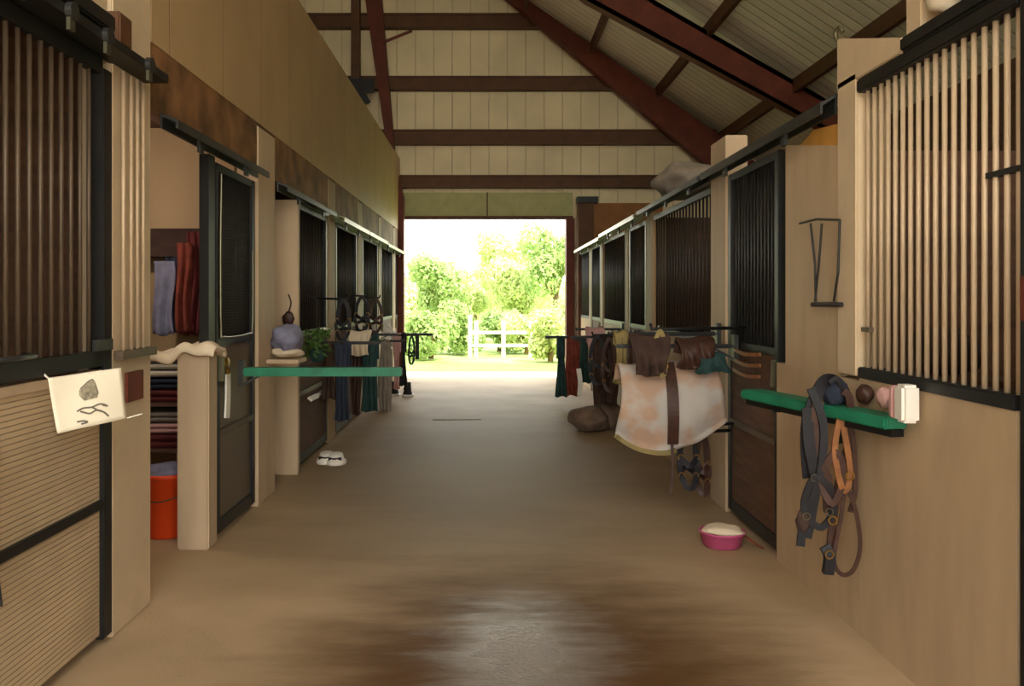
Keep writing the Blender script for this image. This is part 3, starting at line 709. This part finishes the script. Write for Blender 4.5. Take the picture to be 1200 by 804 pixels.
t = thing('halter', p+Vector((0,0,.03)), 'black halter with tangled straps hanging from the green right rail', 'halter', 'halters and bridles hanging along the aisle')
MB().strap([pp(948,560,-.06), pp(946,500,-.08), pp(962,452,-.06), pp(978,447,0), pp(992,470,.04), pp(990,520,.05)], .055, .012).build('crown_strap', 'blackweb', t)
MB().strap([pp(946,478,-.09), pp(948,520,-.1), pp(955,560,-.1), pp(950,600,-.09), pp(944,630,-.09)], .05, .014).build('cheek_strap', 'blackweb', t)
MB().strap([pp(958,470,-.09), pp(956,530,-.1), pp(968,560,-.1), pp(972,600,-.09)], .05, .014).build('cheek_strap', 'leather', t)
MB().strap([pp(943,585,-.11), pp(955,560,-.13), pp(972,572,-.13), pp(976,600,-.11), pp(962,618,-.11), pp(945,605,-.11)], .03, .01, closed=True).build('noseband', 'blackweb', t)
MB().strap([pp(950,455,-.09), pp(965,500,-.11), pp(960,560,-.12), pp(942,612,-.1), pp(938,640,-.1)], .035, .012).build('throat_strap', 'blackweb', t)
for a, b in ((955,560),(972,600),(945,605)): MB().tube(ring(pp(a,b,-.13), .016), .003, 6, closed=True).build('ring', 'trackmetal', t)
MB().blob(pp(941,610,-.1), .03, .025, .055, seed=8).build('fleece_pad', 'browncloth', t, smoothf=True)
t = thing('bridle', p+Vector((.04,0,.03)), 'brown leather bridle with a long looped rein on the green right rail', 'bridle', 'halters and bridles hanging along the aisle')
MB().strap([pp(988,458,-.1), pp(996,470,-.1), pp(994,520,-.09), pp(984,560,-.09), pp(976,610,-.09), pp(972,650,-.09)], .032, .012).build('headpiece', 'leather', t)
MB().strap([pp(985,490,-.12), pp(978,530,-.13), pp(988,575,-.13), pp(996,555,-.12), pp(990,510,-.12)], .026, .01, closed=True).build('browband', 'tanleather', t)
MB().strap([pp(992,570,-.12), pp(1003,600,-.12), pp(1008,640,-.12), pp(1000,668,-.12), pp(986,673,-.12), pp(977,655,-.12), pp(985,610,-.12), pp(990,575,-.12)], .018, .006, closed=True).build('rein_loop', 'leather', t)
MB().strap([pp(998,500,-.1), pp(1001,530,-.1), pp(1002,575,-.1), pp(996,600,-.1)], .02, .01).build('cheek_strap', 'leather', t)
MB().strap([pp(966,640,-.11), pp(972,652,-.12), pp(970,672,-.11)], .045, .03).build('bit_guard', 'blackweb', t)
MB().strap([pp(962,560,-.12), pp(975,590,-.13), pp(988,560,-.13), pp(980,530,-.13)], .03, .01, closed=True).build('noseband', 'leather', t)
for a, b in ((976,610),(996,558),(972,650)): MB().tube(ring(pp(a,b,-.14), .018), .0035, 6, closed=True).build('ring', 'brass', t)
o = thing('glove_bundle', pp(980,455,-.02), 'dark purple cloth bundle topping the tack on the green right rail', 'bundle')
MB().blob(pp(979,460,0), .055, .06, .065, seed=9, amp=.15, n=20).build('cloth', 'navy', o, smoothf=True)
MB().strap([pp(972,448,-.06), pp(981,444,-.07), pp(990,462,-.06)], .02, .008).build('tie', 'blackweb', o)
tag(MB().strap([pp(1012,505,.02), pp(1014,540,.02), pp(1013,560,.0)], .012, .006).build('short_strap', 'leather'), 'short thin strap hanging right of the bridle', 'strap')

# left green bar
t = bar(-1, 5.9, .60, 1.045, 'dark green bar swung out over the aisle from the left row', w=.09, th=.06)
t = None
bz = pxz(Vector((0,6.55,0)), 0)
# bundle, toy and plant above the left bar
tag(MB().blob(Vector((-1.585,6.74,P(0,397,6.74).z)), .12, .14, .115, seed=21, amp=.14, n=26).build('cloth_bundle', 'bluecloth', smoothf=True), 'slate blue cloth bundle heaped above the left green bar', 'bundle')
tag(MB().blob(Vector((-1.59,6.74,P(0,413,6.74).z)), .125, .13, .04, seed=25, amp=.12, n=22).build('towel', 'cream', smoothf=True), 'cream towel under the slate blue bundle', 'towel')
tag(MB().box(-1.718,-1.47,6.58,6.88,P(0,420,6.74).z-.03,P(0,420,6.74).z).build('small_shelf', 'beige', bevel=.004), 'small beige shelf carrying the slate blue bundle', 'shelf')
t = thing('leather_pouch', P(338,372,6.7), 'small brown pouch hanging on the beige wall end above the blue bundle', 'pouch')
MB().blob(P(338,374,7.46), .05, .03, .07, seed=31).build('pouch', 'leather', t, smoothf=True)
MB().strap([P(338,366,7.46), P(341,355,7.46), P(338,345,7.48)], .012, .005).build('strap', 'leather', t)
t = thing('hanging_plant', P(370,405,7.8), 'small green leafy plant above the middle of the left green bar', 'plant')
mb = MB(); rd = random.Random(3)
for k in range(150):
    a = rd.uniform(0, 2*PI); r = .13*rd.random()**.5; c0 = P(372,402,7.6)+Vector((r*math.cos(a), .8*r*math.sin(a), rd.uniform(-.12,.12)))
    d1 = Vector((rd.uniform(-1,1), rd.uniform(-1,1), rd.uniform(-.6,.6))).normalized(); d2 = d1.orthogonal().normalized()
    mb.add([c0-d1*.035, c0+d2*.014, c0+d1*.035, c0-d2*.014], [(0,1,2,3)])
mb.build('leaves', 'plant', t)
MB().lathe(P(372,424,7.6), [(.04,0),(.06,.02),(.075,.10),(.08,.11)], 16).build('pot', 'teal', t, smoothf=True)
MB().tube([P(372,424,7.6)+Vector((0,0,.1)), P(372,350,7.6), (-1.68,7.8,P(372,345,7.6).z)], .004).build('hanger', 'darksteel', t)
# white strap and brass bit on the mesh door
t = thing('white_strap', P(267,440,5.8), 'white strap hanging on the left mesh door', 'strap')
def WL(px, py, x=-1.715):
    yy = x*F/(px-CX); return Vector((x, yy, EYE-(py-CY)*yy/F))
MB().strap([WL(267,438), WL(267,464), WL(266,490)], .085, .012, nrm=(1,0,0)).build('strap', 'white', t)
MB().tube([WL(266,432), WL(267,438)], .012).build('snap', 'brass', t)
tag(MB().blob(WL(266,425), .012, .055, .035, seed=1).build('brass_bell', 'brass', smoothf=True), 'brass coloured fitting above the white strap on the mesh door', 'fitting')

# ------------------------------------------------------------------ blankets on bars
def blanket(x0, x1, y, ztop, drop, back, m, label, bulge=.05, fold=3, skew=0, seed=0, curve=.0, trim=None, name='horse_blanket', cat='horse blanket', grp='blankets hung on the swing bars'):
    rd = random.Random(seed); ph = rd.uniform(0, 6)
    t = thing(name, ((x0+x1)/2, y, ztop), label, cat, grp)
    def fn(u, v, off=0):
        x = x0+(x1-x0)*u
        d = drop*(1-curve*(2*u-1)**2)+skew*(u-.5)
        L = back+d; s_ = v*L
        if s_ < back: yy = y+.03+bulge*.4*(back-s_)/max(back, .01); z = ztop-(back-s_)
        else:
            q = (s_-back)/max(d, .01); z = ztop-(s_-back)
            yy = y-.03-bulge*math.sin(min(1, q*1.1)*PI*.8)-.02*math.sin(u*fold*PI*2+ph)*q-(.022*math.sin(u*11+q*5+ph)+.014*math.sin(u*23-q*9))*q*min(1, bulge*9)
        k = abs(s_-back)
        if k < .03: z -= .0; yy = y+(-1 if s_ > back else 1)*.03*math.sqrt(k/.03)
        x += .02*math.sin(q*4+ph)*(u-.5)*2 if s_ > back else 0
        return Vector((x, yy-off, z+.01*math.sin(u*7+ph)))
    MB().grid(fn, 26, 30).build('cover', m, t, smoothf=True, solid=.015)
    if trim:
        mb = MB(); vt = [fn(i/26, 1, .008) for i in range(15)]
        mb.strap(vt, .03, .02); mb.build('edge_binding', trim, t)
    return t, fn
quilt = mat('quilted off white and peach cloth', (206,176,158), .85, var=.10, scale=3)
def quiltmat():
    m, nt, b = newmat('quilted blanket'); L = nt.links; N = nt.nodes
    tc = N.new('ShaderNodeTexCoord'); n = N.new('ShaderNodeTexNoise'); n.inputs['Scale'].default_value = 3.2; n.inputs['Detail'].default_value = 3
    L.new(tc.outputs['Object'], n.inputs['Vector'])
    r = N.new('ShaderNodeValToRGB'); r.color_ramp.elements[0].position = .44; r.color_ramp.elements[1].position = .54
    r.color_ramp.elements[0].color = srgb(172,164,156); r.color_ramp.elements[1].color = srgb(170,140,118)
    L.new(n.outputs['Fac'], r.inputs[0]); L.new(r.outputs[0], b.inputs['Base Color']); b.inputs['Roughness'].default_value = .85
    return m
QM = quiltmat()
# right: white blanket on a bar at Y 6.1
y = 5.92
bar(1, y, .88, 1.22, 'dark swing bar carrying the white blanket on the right', 'black', w=.03, th=.03)
x0, x1 = P(724,0,y-.08).x, P(846,0,y-.08).x
t, fn = blanket(x0, x1, y, P(0,425,y).z, .60, .12, QM, 'large off white and peach blanket bagging out over the aisle on the right', bulge=.14, fold=2, curve=.28, skew=-.10, seed=5, trim='yellow')
MB().strap([fn(.5,.17,.03), fn(.5,.4,.04), fn(.5,.65,.04), fn(.51,.93,.03)], .075, .01).build('surcingle', 'leather', t)
MB().strap([fn(.5,.93,.03), fn(.5,1,.03), fn(.5,1,.03)+Vector((0,0,-.16)), fn(.48,1,.03)+Vector((0,0,-.28))], .02, .006).build('loose_strap', 'leather', t)
y = 5.86
t, fn = blanket(P(738,0,y).x, P(778,0,y).x, y-.06, P(0,392,y).z, .27, .1, 'browncloth', 'dark brown cloth bunched on top of the white blanket', bulge=.08, fold=3, seed=8)
t, fn = blanket(P(790,0,y).x, P(834,0,y).x, y-.04, P(0,396,y).z, .20, .1, 'leather', 'brown padded cloth on the bar nearer the right post', bulge=.07, fold=2, seed=9)
t, fn = blanket(P(812,0,y).x, P(846,0,y).x, y-.1, P(0,414,y).z, .12, .06, 'teal', 'dark teal pad at the right end of the white blanket', bulge=.04, fold=2, seed=10)
halter(P(774,0,5.75).x, 5.76, P(0,388,5.75).z, .30, .13, 'yellow', 'mustard yellow halter draped over the middle of the white blanket', sw=.03)
t, fn = blanket(P(718,0,6.4).x, P(734,0,6.4).x, 6.35, P(0,388,6.4).z, .38, .1, 'yellow', 'narrow mustard cloth hanging left of the dark brown cloth', bulge=.03, fold=2, seed=12)
bar(1, 6.36, 1.0, P(0,388,6.4).z-.02, 'short dark swing bar under the narrow mustard cloth', 'black', .03, .03)
halter(P(806,0,6.0).x, 5.98, P(0,500,6).z, .42, .20, 'blackweb', 'black halter dangling below the white blanket', sw=.04)
halter(P(822,0,6.1).x, 6.08, P(0,508,6.1).z, .42, .14, 'leather', 'dark leather halter below the white blanket by the post', sw=.045)
tag(MB().lathe(P(820,592,6.1)-Vector((0,0,.03)), [(.0,0),(.06,.0),(.06,.02),(.05,.03),(0,.03)], 18).build('white_lid', 'white', smoothf=True), 'small white lid beside the right post base', 'lid') if False else None
# pink bowl
c0 = Vector((P(846,0,5.35).x, 5.35, 0))
t = thing('feed_bowl', c0, 'pink rubber feed bowl with a folded cloth on the floor by the dark right door', 'bowl')
MB().lathe(c0, [(0,.004),(.10,.0),(.115,.01),(.135,.085),(.145,.09),(.142,.10),(.125,.095),(.10,.02),(0,.02)], 28).build('body', 'pinkrubber', t, smoothf=True)
MB().blob(c0+Vector((0,0,.10)), .12, .11, .035, seed=14, amp=.15, n=20).build('pale_cloth', 'cream', t, smoothf=True)
MB().tube(smooth([c0+Vector((.12,0,.08)), c0+Vector((.19,-.03,.03)), c0+Vector((.235,-.08,.008))]), .006).build('cord', 'redcloth', t)

# far left swing bars with blankets and tack
def G(px, y): return (px-CX)*y/F
def Z(py, y): return EYE-(py-CY)*y/F
bar(-1, 8.3, 1.05, 1.12, 'dark swing bar hung with navy blankets behind the left green bar', 'black', .03, .03)
bar(-1, 10.2, 1.1, 1.12, 'dark swing bar with the beige bag, second along the left far row', 'black', .03, .03)
bar(-1, 13.1, .86, 1.0, 'swing bar reaching furthest out against the bright doorway on the left', 'black', .05, .04)
bar(1, 12.2, .80, 1.0, 'swing bar reaching furthest out against the bright doorway on the right', 'black', .05, .04)
bar(1, 10.0, .95, 1.1, 'dark swing bar carrying tangled bridles on the far right', 'black', .03, .03)
blanket(G(393,8.2), G(410,8.2), 8.25, 1.13, .75, .3, 'navy', 'long narrow navy blanket hanging behind the left green bar', bulge=.05, seed=41)
blanket(G(380,8.3), G(391,8.3), 8.3, 1.13, .55, .3, 'browncloth', 'narrow brown cloth beside the long navy blanket', bulge=.03, seed=42)
tag(MB().strap([P(363,468,8.05), P(373,463,8.5), P(380,458,8.8)], .05, .02).build('white_strap', 'white'), 'short white strap slanting below the left green bar', 'strap')
tag(MB().strap([P(375,386,8.65), P(381,386,8.9), P(388,387,9.1)], .03, .02, nrm=(0,-1,0)).build('white_tag', 'white'), 'small bright white tag above the green plant', 'tag')
blanket(G(411,10), G(422,10), 10.1, 1.13, .95, .3, 'leather', 'brown blanket hanging between two navy ones on the left', bulge=.04, seed=43)
blanket(G(424,10), G(443,10), 10.05, 1.13, .9, .3, 'teal', 'wide dark teal blanket on the second left bar', bulge=.06, seed=44)
blanket(G(410,9.9), G(434,9.9), 9.9, Z(388,9.9), .28, .1, 'cream', 'short beige cloth folded over the second left bar', bulge=.05, seed=45)
blanket(G(446,11.8), G(458,11.8), 11.8, Z(398,11.8), 1.0, .3, 'greycloth', 'grey blanket hanging in the left far row', bulge=.05, seed=46)
bar(-1, 11.8, 1.15, Z(398,11.8)-.02, 'dark swing bar with the grey blanket, third along the left far row', 'black', .03, .03)
blanket(G(462,13.1), G(470,13.1), 13.05, 1.02, .85, .3, 'pink', 'pale pink towel hanging on the left beside the bright doorway', bulge=.04, seed=47)
blanket(G(471,13.1), G(477,13.1), 13.0, 1.03, .8, .3, 'blackweb', 'black cloth hanging beside the pale pink towel', bulge=.03, seed=48)
tag(MB().strap([P(445,374,13.05), P(454,382,13.05), P(463,393,13.05)], .06, .02).build('white_strap', 'white'), 'bright white strap slanting above the pale pink towel', 'strap')
tag(MB().strap([P(489,392,13.0), P(489,404,13.0), P(489,421,13.0)], .055, .02).build('hanging_tag', 'blackweb'), 'small black strap hanging from the tip of the left far bar', 'strap')
halter(G(402,8.6), 8.6, Z(352,8.6), .40, .22, 'blackweb', 'black halter hooked on the left far row above the navy blanket', sw=.035)
halter(G(424,10.4), 10.4, Z(348,10.4), .42, .26, 'blackweb', 'black halter hooked above the short beige cloth', sw=.04)
halter(G(440,11.4), 11.4, Z(350,11.4), .45, .28, 'leather', 'brown halter hooked above the white strap on the left', sw=.04)
halter(G(482,12.9), 12.95, .98, .42, .14, 'teal', 'green halter dangling under the left far bar', sw=.03)
def boots(x, y, m, label, sole='white', h=.26):
    t = thing('horse_boot', (x, y, 0), label, 'boot')
    MB().lathe((x,y,0), [(.0,0),(.085,.0),(.09,.02),(.075,.05),(.06,.10),(.055,h),(.05,h+.005),(.045,h),(.045,.1),(0,.09)], 20, sy=1.2).build('shell', m, t, smoothf=True)
    MB().lathe((x,y,.0), [(.092,.0),(.096,.012),(.094,.035),(.09,.04)], 20, sy=1.2).build('sole_rim', sole, t, smoothf=True)
    MB().strap([(x-.06,y-.06,h*.6),(x,y-.085,h*.55),(x+.06,y-.06,h*.6)], .03, .006).build('strap', 'blackweb', t)
    return t
boots(G(384,8.1), 8.05, 'white', 'white hoof boot on the floor at the left, nearer the wall', h=.10)
boots(G(396,8.1), 8.0, 'white', 'white hoof boot on the floor at the left, nearer the aisle', h=.10)
boots(G(466,13.6)-.05, 13.6, 'blackweb', 'black boot on the floor at the left of the bright doorway, nearer the wall', 'white', .22)
boots(G(474,13.6)+.06, 13.5, 'blackweb', 'black boot on the floor at the left of the bright doorway, nearer the aisle', 'white', .22)
# far right
blanket(G(686,11), G(705,11), 10.9, Z(384,10.9), .40, .2, 'pink', 'pale pink cloth over the far right bars', bulge=.05, seed=51)
bar(1, 10.9, 1.1, Z(384,10.9)-.02, 'dark swing bar under the pale pink cloth on the right', 'black', .03, .03)
blanket(G(695,9.95), G(722,9.95), 9.95, 1.11, .78, .3, 'browncloth', 'dark brown blanket hanging over the brown heap on the far right', bulge=.09, seed=52)
halter(G(700,9.8), 9.78, 1.12, .55, .30, 'blackweb', 'black halter on the dark brown blanket at the far right', sw=.04)
halter(G(714,9.7), 9.68, 1.10, .60, .26, 'leather', 'brown halter beside the black one at the far right', sw=.04)
blanket(G(652,12.2), G(662,12.2), 12.15, 1.01, .85, .3, 'teal', 'green cloth hanging from the right far bar against the doorway', bulge=.03, seed=53)
blanket(G(664,12.2), G(678,12.2), 12.2, 1.02, .85, .3, 'redcloth', 'rust red blanket hanging from the right far bar', bulge=.05, seed=54)
blanket(G(680,11.6), G(692,11.6), 11.55, Z(396,11.6), .6, .3, 'teal', 'dark teal cloth right of the rust red blanket', bulge=.04, seed=56)
bar(1, 11.55, 1.15, Z(398,11.6), 'dark swing bar under the dark teal cloth on the right', 'black', .03, .03)
tag(MB().strap([P(678,432,11.3), P(680,448,11.3), P(679,464,11.3)], .06, .03).build('white_strap', 'white'), 'bright white strap hanging on the far right', 'strap')
t, fn = blanket(G(722,8.6), G(748,8.6), 8.5, Z(388,8.6), .5, .3, 'leather', 'brown blanket on the bar behind the white one', bulge=.05, seed=57)
bar(1, 8.5, 1.2, Z(388,8.6)-.02, 'dark swing bar behind the white blanket', 'black', .03, .03)
tag(MB().blob((G(690,10.1), 10.0, .14), .24, .26, .15, amp=.10, n=28, seed=61, flat=-.138).build('saddle_pad_heap', 'heap', smoothf=True), 'brown heap of pads on the floor at the far right', 'heap')
tag(MB().blob((G(711,10.1), 10.2, .17), .18, .22, .18, amp=.10, n=28, seed=62, flat=-.168).build('saddle_pad_heap', 'heap', smoothf=True), 'taller brown heap of pads against the far right stall wall', 'heap')
tag(MB().strap([(-.72,10.9,.004),(-.5,10.9,.004),(-.1,10.92,.004)], .04, .006, nrm=(0,0,1)).build('lead_rope', 'greycloth'), 'pale strap lying across the aisle floor', 'strap')
# crumpled tarpaulin above the right stalls
t = tag(MB().blob(((P(802,195,8.4)).x, 8.4, 2.70), .26, .5, .18, amp=.12, n=30, seed=71, flat=-.16).build('rolled_tarp', 'greycloth', smoothf=True), 'crumpled pale tarp lying on top of the right stalls before the tall post', 'tarp')

# ------------------------------------------------------------------ outside
def tree(x, y, h, rx, m, label, seed, trunk=True, nl=6500, grp='trees and shrubs outside the far doorway', name='tree'):
    t = thing(name, (x, y, 0), label, 'tree' if name == 'tree' else 'shrub', grp)
    rd = random.Random(seed); mb = MB(); vs = []; fs = []
    cl = [(Vector((x+rd.uniform(-.6,.6)*rx, y+rd.uniform(-.6,.6)*rx, h*rd.uniform(.25 if name == 'shrub' else .45, .85))), rx*rd.uniform(.35,.6)) for _ in range(9)]
    for k in range(nl):
        c, r = rd.choice(cl)
        d = Vector((rd.gauss(0,1), rd.gauss(0,1), rd.gauss(0,1))).normalized()
        p = c+d*r*rd.uniform(.7,1.05); p.z = max(.03, p.z)
        n = (d+Vector((rd.uniform(-.7,.7), rd.uniform(-.7,.7), rd.uniform(-.7,.7)))).normalized()
        a = n.orthogonal().normalized(); b = n.cross(a); th = rd.uniform(0, 6); a, b = a*math.cos(th)+b*math.sin(th), b*math.cos(th)-a*math.sin(th)
        s_ = rd.uniform(.035,.075)*(1+h*.1)
        mb.add([p-a*s_, p+b*s_*.5, p+a*s_, p-b*s_*.5], [(0,1,2,3)])
    # leaves stay unmerged: write mesh directly
    me = bpy.data.meshes.new('foliage'); me.from_pydata([tuple(v-Vector((x,y,0))) for v in mb.v], [], mb.f); me.materials.append(M[m])
    o = bpy.data.objects.new('foliage', me); COL.objects.link(o); o.parent = t
    tb = MB().tube([(x,y,0),(x+.05,y,h*.4),(x-.03,y,h*.7)], [.05+h*.02,.04+h*.012,.02], 8)
    for cc, r in cl[:5]: tb.tube([(x+.03,y,h*.35), (cc+Vector((x,y,h*.35)))*.5, cc], [.035,.025,.012], 6)
    tb.build('trunk', 'bark', t, smoothf=True)
    return t
tree(G(520,26), 26, 3.0, 1.1, 'leaf', 'rounded bright green tree left of centre in the doorway', 1)
tree(G(494,30), 30, 2.2, 1.3, 'leaf2', 'low yellow green tree at the left of the doorway', 2)
tree(G(590,34), 34, 4.3, 1.5, 'leaf2', 'tallest pale tree right of centre in the doorway', 3)
tree(G(650,28), 28, 4.2, 1.2, 'leaf', 'tall green tree at the right edge of the doorway', 4)
tree(G(556,37), 37, 2.8, 2.2, 'leaf2', 'hazy low tree in the middle distance', 5)
tree(G(620,42), 42, 3.2, 2.0, 'leaf2', 'hazy wide tree behind the tall pale one', 6)
tree(G(480,46), 46, 3.0, 2.2, 'leaf', 'hazy tree behind the low yellow green one', 7)
tree(G(538,31), 31, 2.9, 1.3, 'leaf2', 'soft yellow green tree between the rounded one and the fence', 8)
tree(G(610,30), 30, 3.2, 1.2, 'leaf2', 'soft yellow green tree just right of the fence', 9)
for i, (px, y, h, r, m, lab) in enumerate(((505,22,1.1,.7,'leaf','low green shrub by the left door edge'), (540,24,1.3,.8,'leaf','green shrub beside the pale fence post'), (585,25,1.1,.7,'leaf','green shrub behind the fence rails'),
        (617,24,1.2,.8,'leaf2','yellow green shrub right of the fence'), (645,21,1.2,.6,'leaf2','yellow green shrub nearest the right door edge'), (480,24,1.2,.7,'leaf2','shrub half hidden by the left door edge'),
        (668,24,1.4,.8,'leaf','shrub half hidden by the right door edge'))):
    tree(G(px,y), y, h, r, m, lab, 20+i, nl=3500, name='shrub')
t = thing('fence', (G(590,23), 23, 0), 'pale low rail fence among the shrubs outside', 'fence')
for px in (551, 558, 590, 622): MB().box(G(px,23)-.05, G(px,23)+.05, 22.95, 23.05, -.02, .95 if px > 555 else 1.1).build('fence_post', 'fence', t)
for z in (.25, .6): MB().box(G(551,23), G(622,23), 22.93, 22.96, z, z+.08).build('rail', 'fence', t)
# hedge bank closing the yard
mb = MB(); rd = random.Random(5); vs = []
me = bpy.data.meshes.new('hedge'); V = []; Fs = []
for k in range(16000):
    p = Vector((rd.uniform(-18, 18), 50+rd.uniform(-2,2), 0)); p.z = rd.uniform(0, 2.2+.6*math.sin(p.x*.7)+.4*math.sin(p.x*1.9))
    n = Vector((rd.uniform(-1,1), -1, rd.uniform(-.5,1))).normalized(); a = n.orthogonal().normalized(); b = n.cross(a); s_ = rd.uniform(.12,.25)
    i0 = len(V); V += [tuple(p-a*s_), tuple(p+b*s_*.6), tuple(p+a*s_), tuple(p-b*s_*.6)]; Fs.append((i0,i0+1,i0+2,i0+3))
me.from_pydata(V, [], Fs); me.materials.append(M['leaf2'])
o = bpy.data.objects.new('hedge', me); COL.objects.link(o); tag(o, 'hazy yellow green foliage far beyond the yard', 'foliage', kind='stuff')

# ------------------------------------------------------------------ light
w = bpy.data.worlds.new('sky'); SC.world = w; w.use_nodes = True; nt = w.node_tree
bg = nt.nodes['Background']
tc = nt.nodes.new('ShaderNodeTexCoord'); sp = nt.nodes.new('ShaderNodeSeparateXYZ'); nt.links.new(tc.outputs['Generated'], sp.inputs[0])
rp = nt.nodes.new('ShaderNodeValToRGB'); nt.links.new(sp.outputs[2], rp.inputs[0])
rp.color_ramp.elements[0].position = 0; rp.color_ramp.elements[0].color = (1, .95, .82, 1)
rp.color_ramp.elements[1].position = .8; rp.color_ramp.elements[1].color = (.86, .92, 1, 1)
nt.links.new(rp.outputs[0], bg.inputs[0]); bg.inputs[1].default_value = 4.4
sun = bpy.data.lights.new('sun', 'SUN'); sun.energy = 10; sun.angle = .05; sun.color = (1, .95, .84)
so = bpy.data.objects.new('sun', sun); COL.objects.link(so)
so.rotation_euler = Vector((-.45, .6, -1.0)).to_track_quat('-Z', 'Y').to_euler()

t = thing('added_bulb', (-2.75, 5.3, 2.86), 'added warm bulb, out of view, brightening the left tack opening', 'added lamp')  # added bulb, hidden from view, to brighten the tack room
MB().tube([(-2.75,5.3,2.86),(-2.75,5.3,2.62)], .005).build('cord', 'black', t)
MB().tube([(-2.75,5.3,2.62),(-2.75,5.3,2.56)], .02, 12).build('socket', 'black', t)
gm, gnt, gb = newmat('added bulb glow'); gb.inputs['Emission Color'].default_value = (1,.78,.55,1); gb.inputs['Emission Strength'].default_value = 18
MB().lathe((-2.75,5.3,2.48), [(0,-.04),(.025,-.03),(.035,0),(.028,.04),(.015,.08),(0,.08)], 20).build('bulb', gm, t, smoothf=True)
bl = bpy.data.lights.new('added_fill_light', 'POINT'); bl.energy = 20; bl.color = (1,.84,.70); bl.shadow_soft_size = .06
bo = bpy.data.objects.new('added_fill_light', bl); COL.objects.link(bo); bo.location = (-2.75,5.3,2.36)
# ------------------------------------------------------------------ camera
cd = bpy.data.cameras.new('camera'); co = bpy.data.objects.new('camera', cd); COL.objects.link(co)
co.location = (0, 0, EYE); co.rotation_euler = (PI/2, 0, 0)
cd.sensor_width = 36; cd.lens = 36*F/1200; cd.shift_x = (600-CX)/1200; cd.shift_y = -(402-CY)/1200; cd.clip_end = 200
SC.camera = co
SC.view_settings.view_transform = 'Standard'; SC.view_settings.look = 'None'; SC.view_settings.exposure = .55; SC.view_settings.gamma = 1
SC.view_settings.use_curve_mapping = False
SC.cycles.use_denoising = True; SC.cycles.max_bounces = 10; SC.cycles.diffuse_bounces = 6; SC.cycles.transparent_max_bounces = 12
SC.cycles.sample_clamp_indirect = 6
